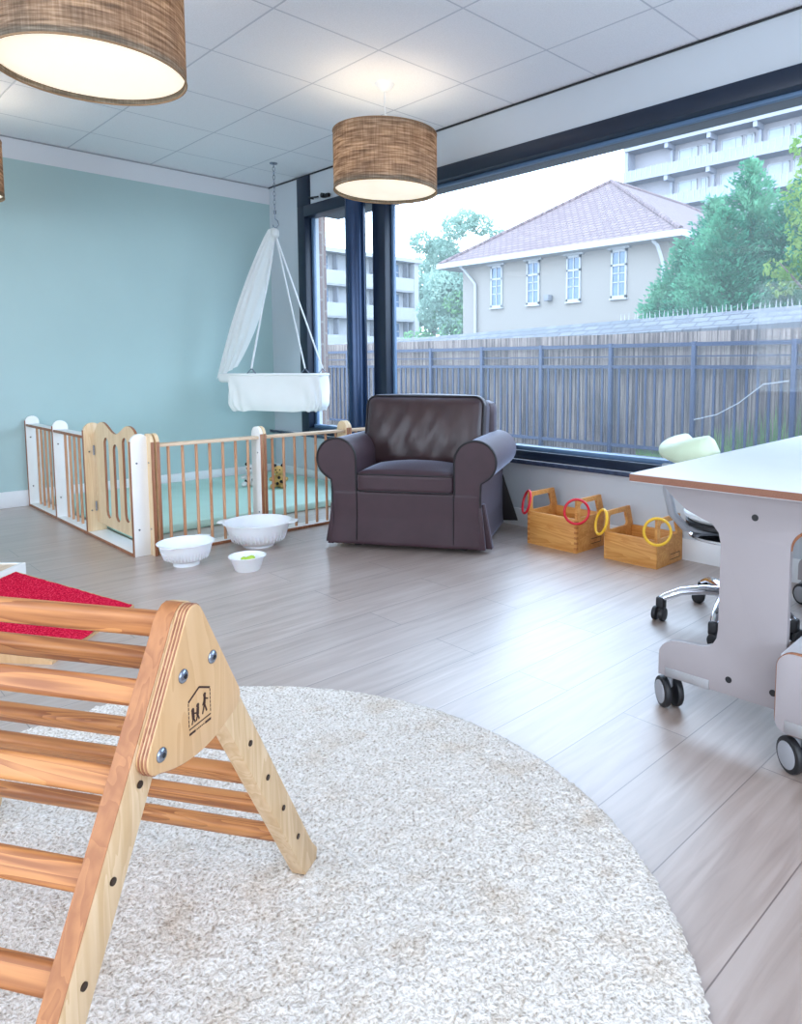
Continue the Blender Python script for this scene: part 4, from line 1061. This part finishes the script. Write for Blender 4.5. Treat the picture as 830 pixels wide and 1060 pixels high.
conifer('broad green conifer beside the villa roof corner', (13.0, 6.45, 0), 4.2, 1.4, 'conifer2', 96)
conifer('dark broad conifer standing closest behind the garden wall spikes', (12.2, 5.85, 0), 3.75, 1.6, 'conifer', 90)
conifer('tallest slender conifer with its tip against the high-rise', (13.6, 6.0, 0), 4.95, 1.75, 'conifer2', 110)
conifer('dense broad conifer behind the light yellow-green tree', (13.4, 5.0, 0), 4.35, 1.9, 'conifer', 100)
round_tree('lime_tree', 'light yellow-green leafy tree in front of the dark conifers', 'tree', (11.4, 4.0, 0), 4.9,
           [(.1, .1, 2.75, .38), (.05, .2, 3.75, .34), (.15, .25, 2.55, .34), (0, .45, 2.35, .26), (.1, .65, 2.6, .18), (.0, .2, 3.1, .28), (.1, .3, 3.5, .26), (0, -.1, 4.0, .4), (0, .15, 4.35, .3), (0, -.2, 4.7, .3), (0, -.4, 2.4, .5), (0, -.5, 3.2, .5)], 1300, .05, 'lime', 'conifers behind the garden wall')

# ------------------------------------------------------------------ light
wd = bpy.data.worlds.new('sky'); SC.world = wd; wd.use_nodes = True; nt = wd.node_tree; bg = nt.nodes['Background']
tc = nt.nodes.new('ShaderNodeTexCoord'); sp = nt.nodes.new('ShaderNodeSeparateXYZ'); rp_ = nt.nodes.new('ShaderNodeValToRGB')
nt.links.new(tc.outputs['Generated'], sp.inputs[0]); nt.links.new(sp.outputs['Z'], rp_.inputs[0])
rp_.color_ramp.elements[0].color = (.74, .86, 1, 1); rp_.color_ramp.elements[1].color = (.62, .78, 1, 1)
nt.links.new(rp_.outputs[0], bg.inputs[0]); bg.inputs[1].default_value = 6.2
def area(name, loc, rot, sx, sy, e, c, portal=False):
    l = bpy.data.lights.new(name, 'AREA'); l.shape = 'RECTANGLE'; l.size = sx; l.size_y = sy; l.energy = e; l.color = c
    if portal: l.cycles.is_portal = True
    o = bpy.data.objects.new(name, l); COL.objects.link(o); o.location = loc; o.rotation_euler = rot; return o
area('window_portal', (XW+.3, (WY0+5.5)/2, 1.42), (0, PI/2, 0), 1.9, 5.5-WY0, 1, (1, 1, 1), True)
area('back_portal', (XB-.25, 1.7, 1.45), (0, -PI/2, 0), 1.6, 5.1, 1, (1, 1, 1), True)
area('front_portal', (0, YB-.25, 1.45), (PI/2, 0, 0), 3.7, 1.6, 1, (1, 1, 1), True)
# fill lights added under the ceiling behind the viewpoint to brighten the room
for x, y in ((-1.2, 1.2), (.6, -1.3), (-1.2, -1.2)): area('fill_light', (x, y, ZC-.02), (0, 0, 0), .58, .58, 16, (.9, .95, 1))

# ------------------------------------------------------------------ camera
cam = bpy.data.cameras.new('camera'); co = bpy.data.objects.new('camera', cam); COL.objects.link(co); SC.camera = co
F = 734.0; th = math.atan((445-379)/F)
yaw = math.atan2(.69482, .71918)
co.location = (0, 0, 1.05); co.rotation_euler = (PI/2-th, 0, yaw-PI/2)
cam.sensor_fit = 'AUTO'; cam.sensor_width = 36; cam.lens = F/1060*36
cam.shift_x = -(500-415)/1060; cam.shift_y = -(530-445)/1060
cam.clip_start = .05; cam.clip_end = 400
SC.view_settings.view_transform = 'Standard'; SC.view_settings.look = 'None'; SC.view_settings.exposure = 0.16
SC.cycles.use_denoising = True; SC.cycles.max_bounces = 10; SC.cycles.diffuse_bounces = 6; SC.cycles.transparent_max_bounces = 12; SC.cycles.sample_clamp_indirect = 6
SC.cycles.caustics_reflective = False; SC.cycles.caustics_refractive = False
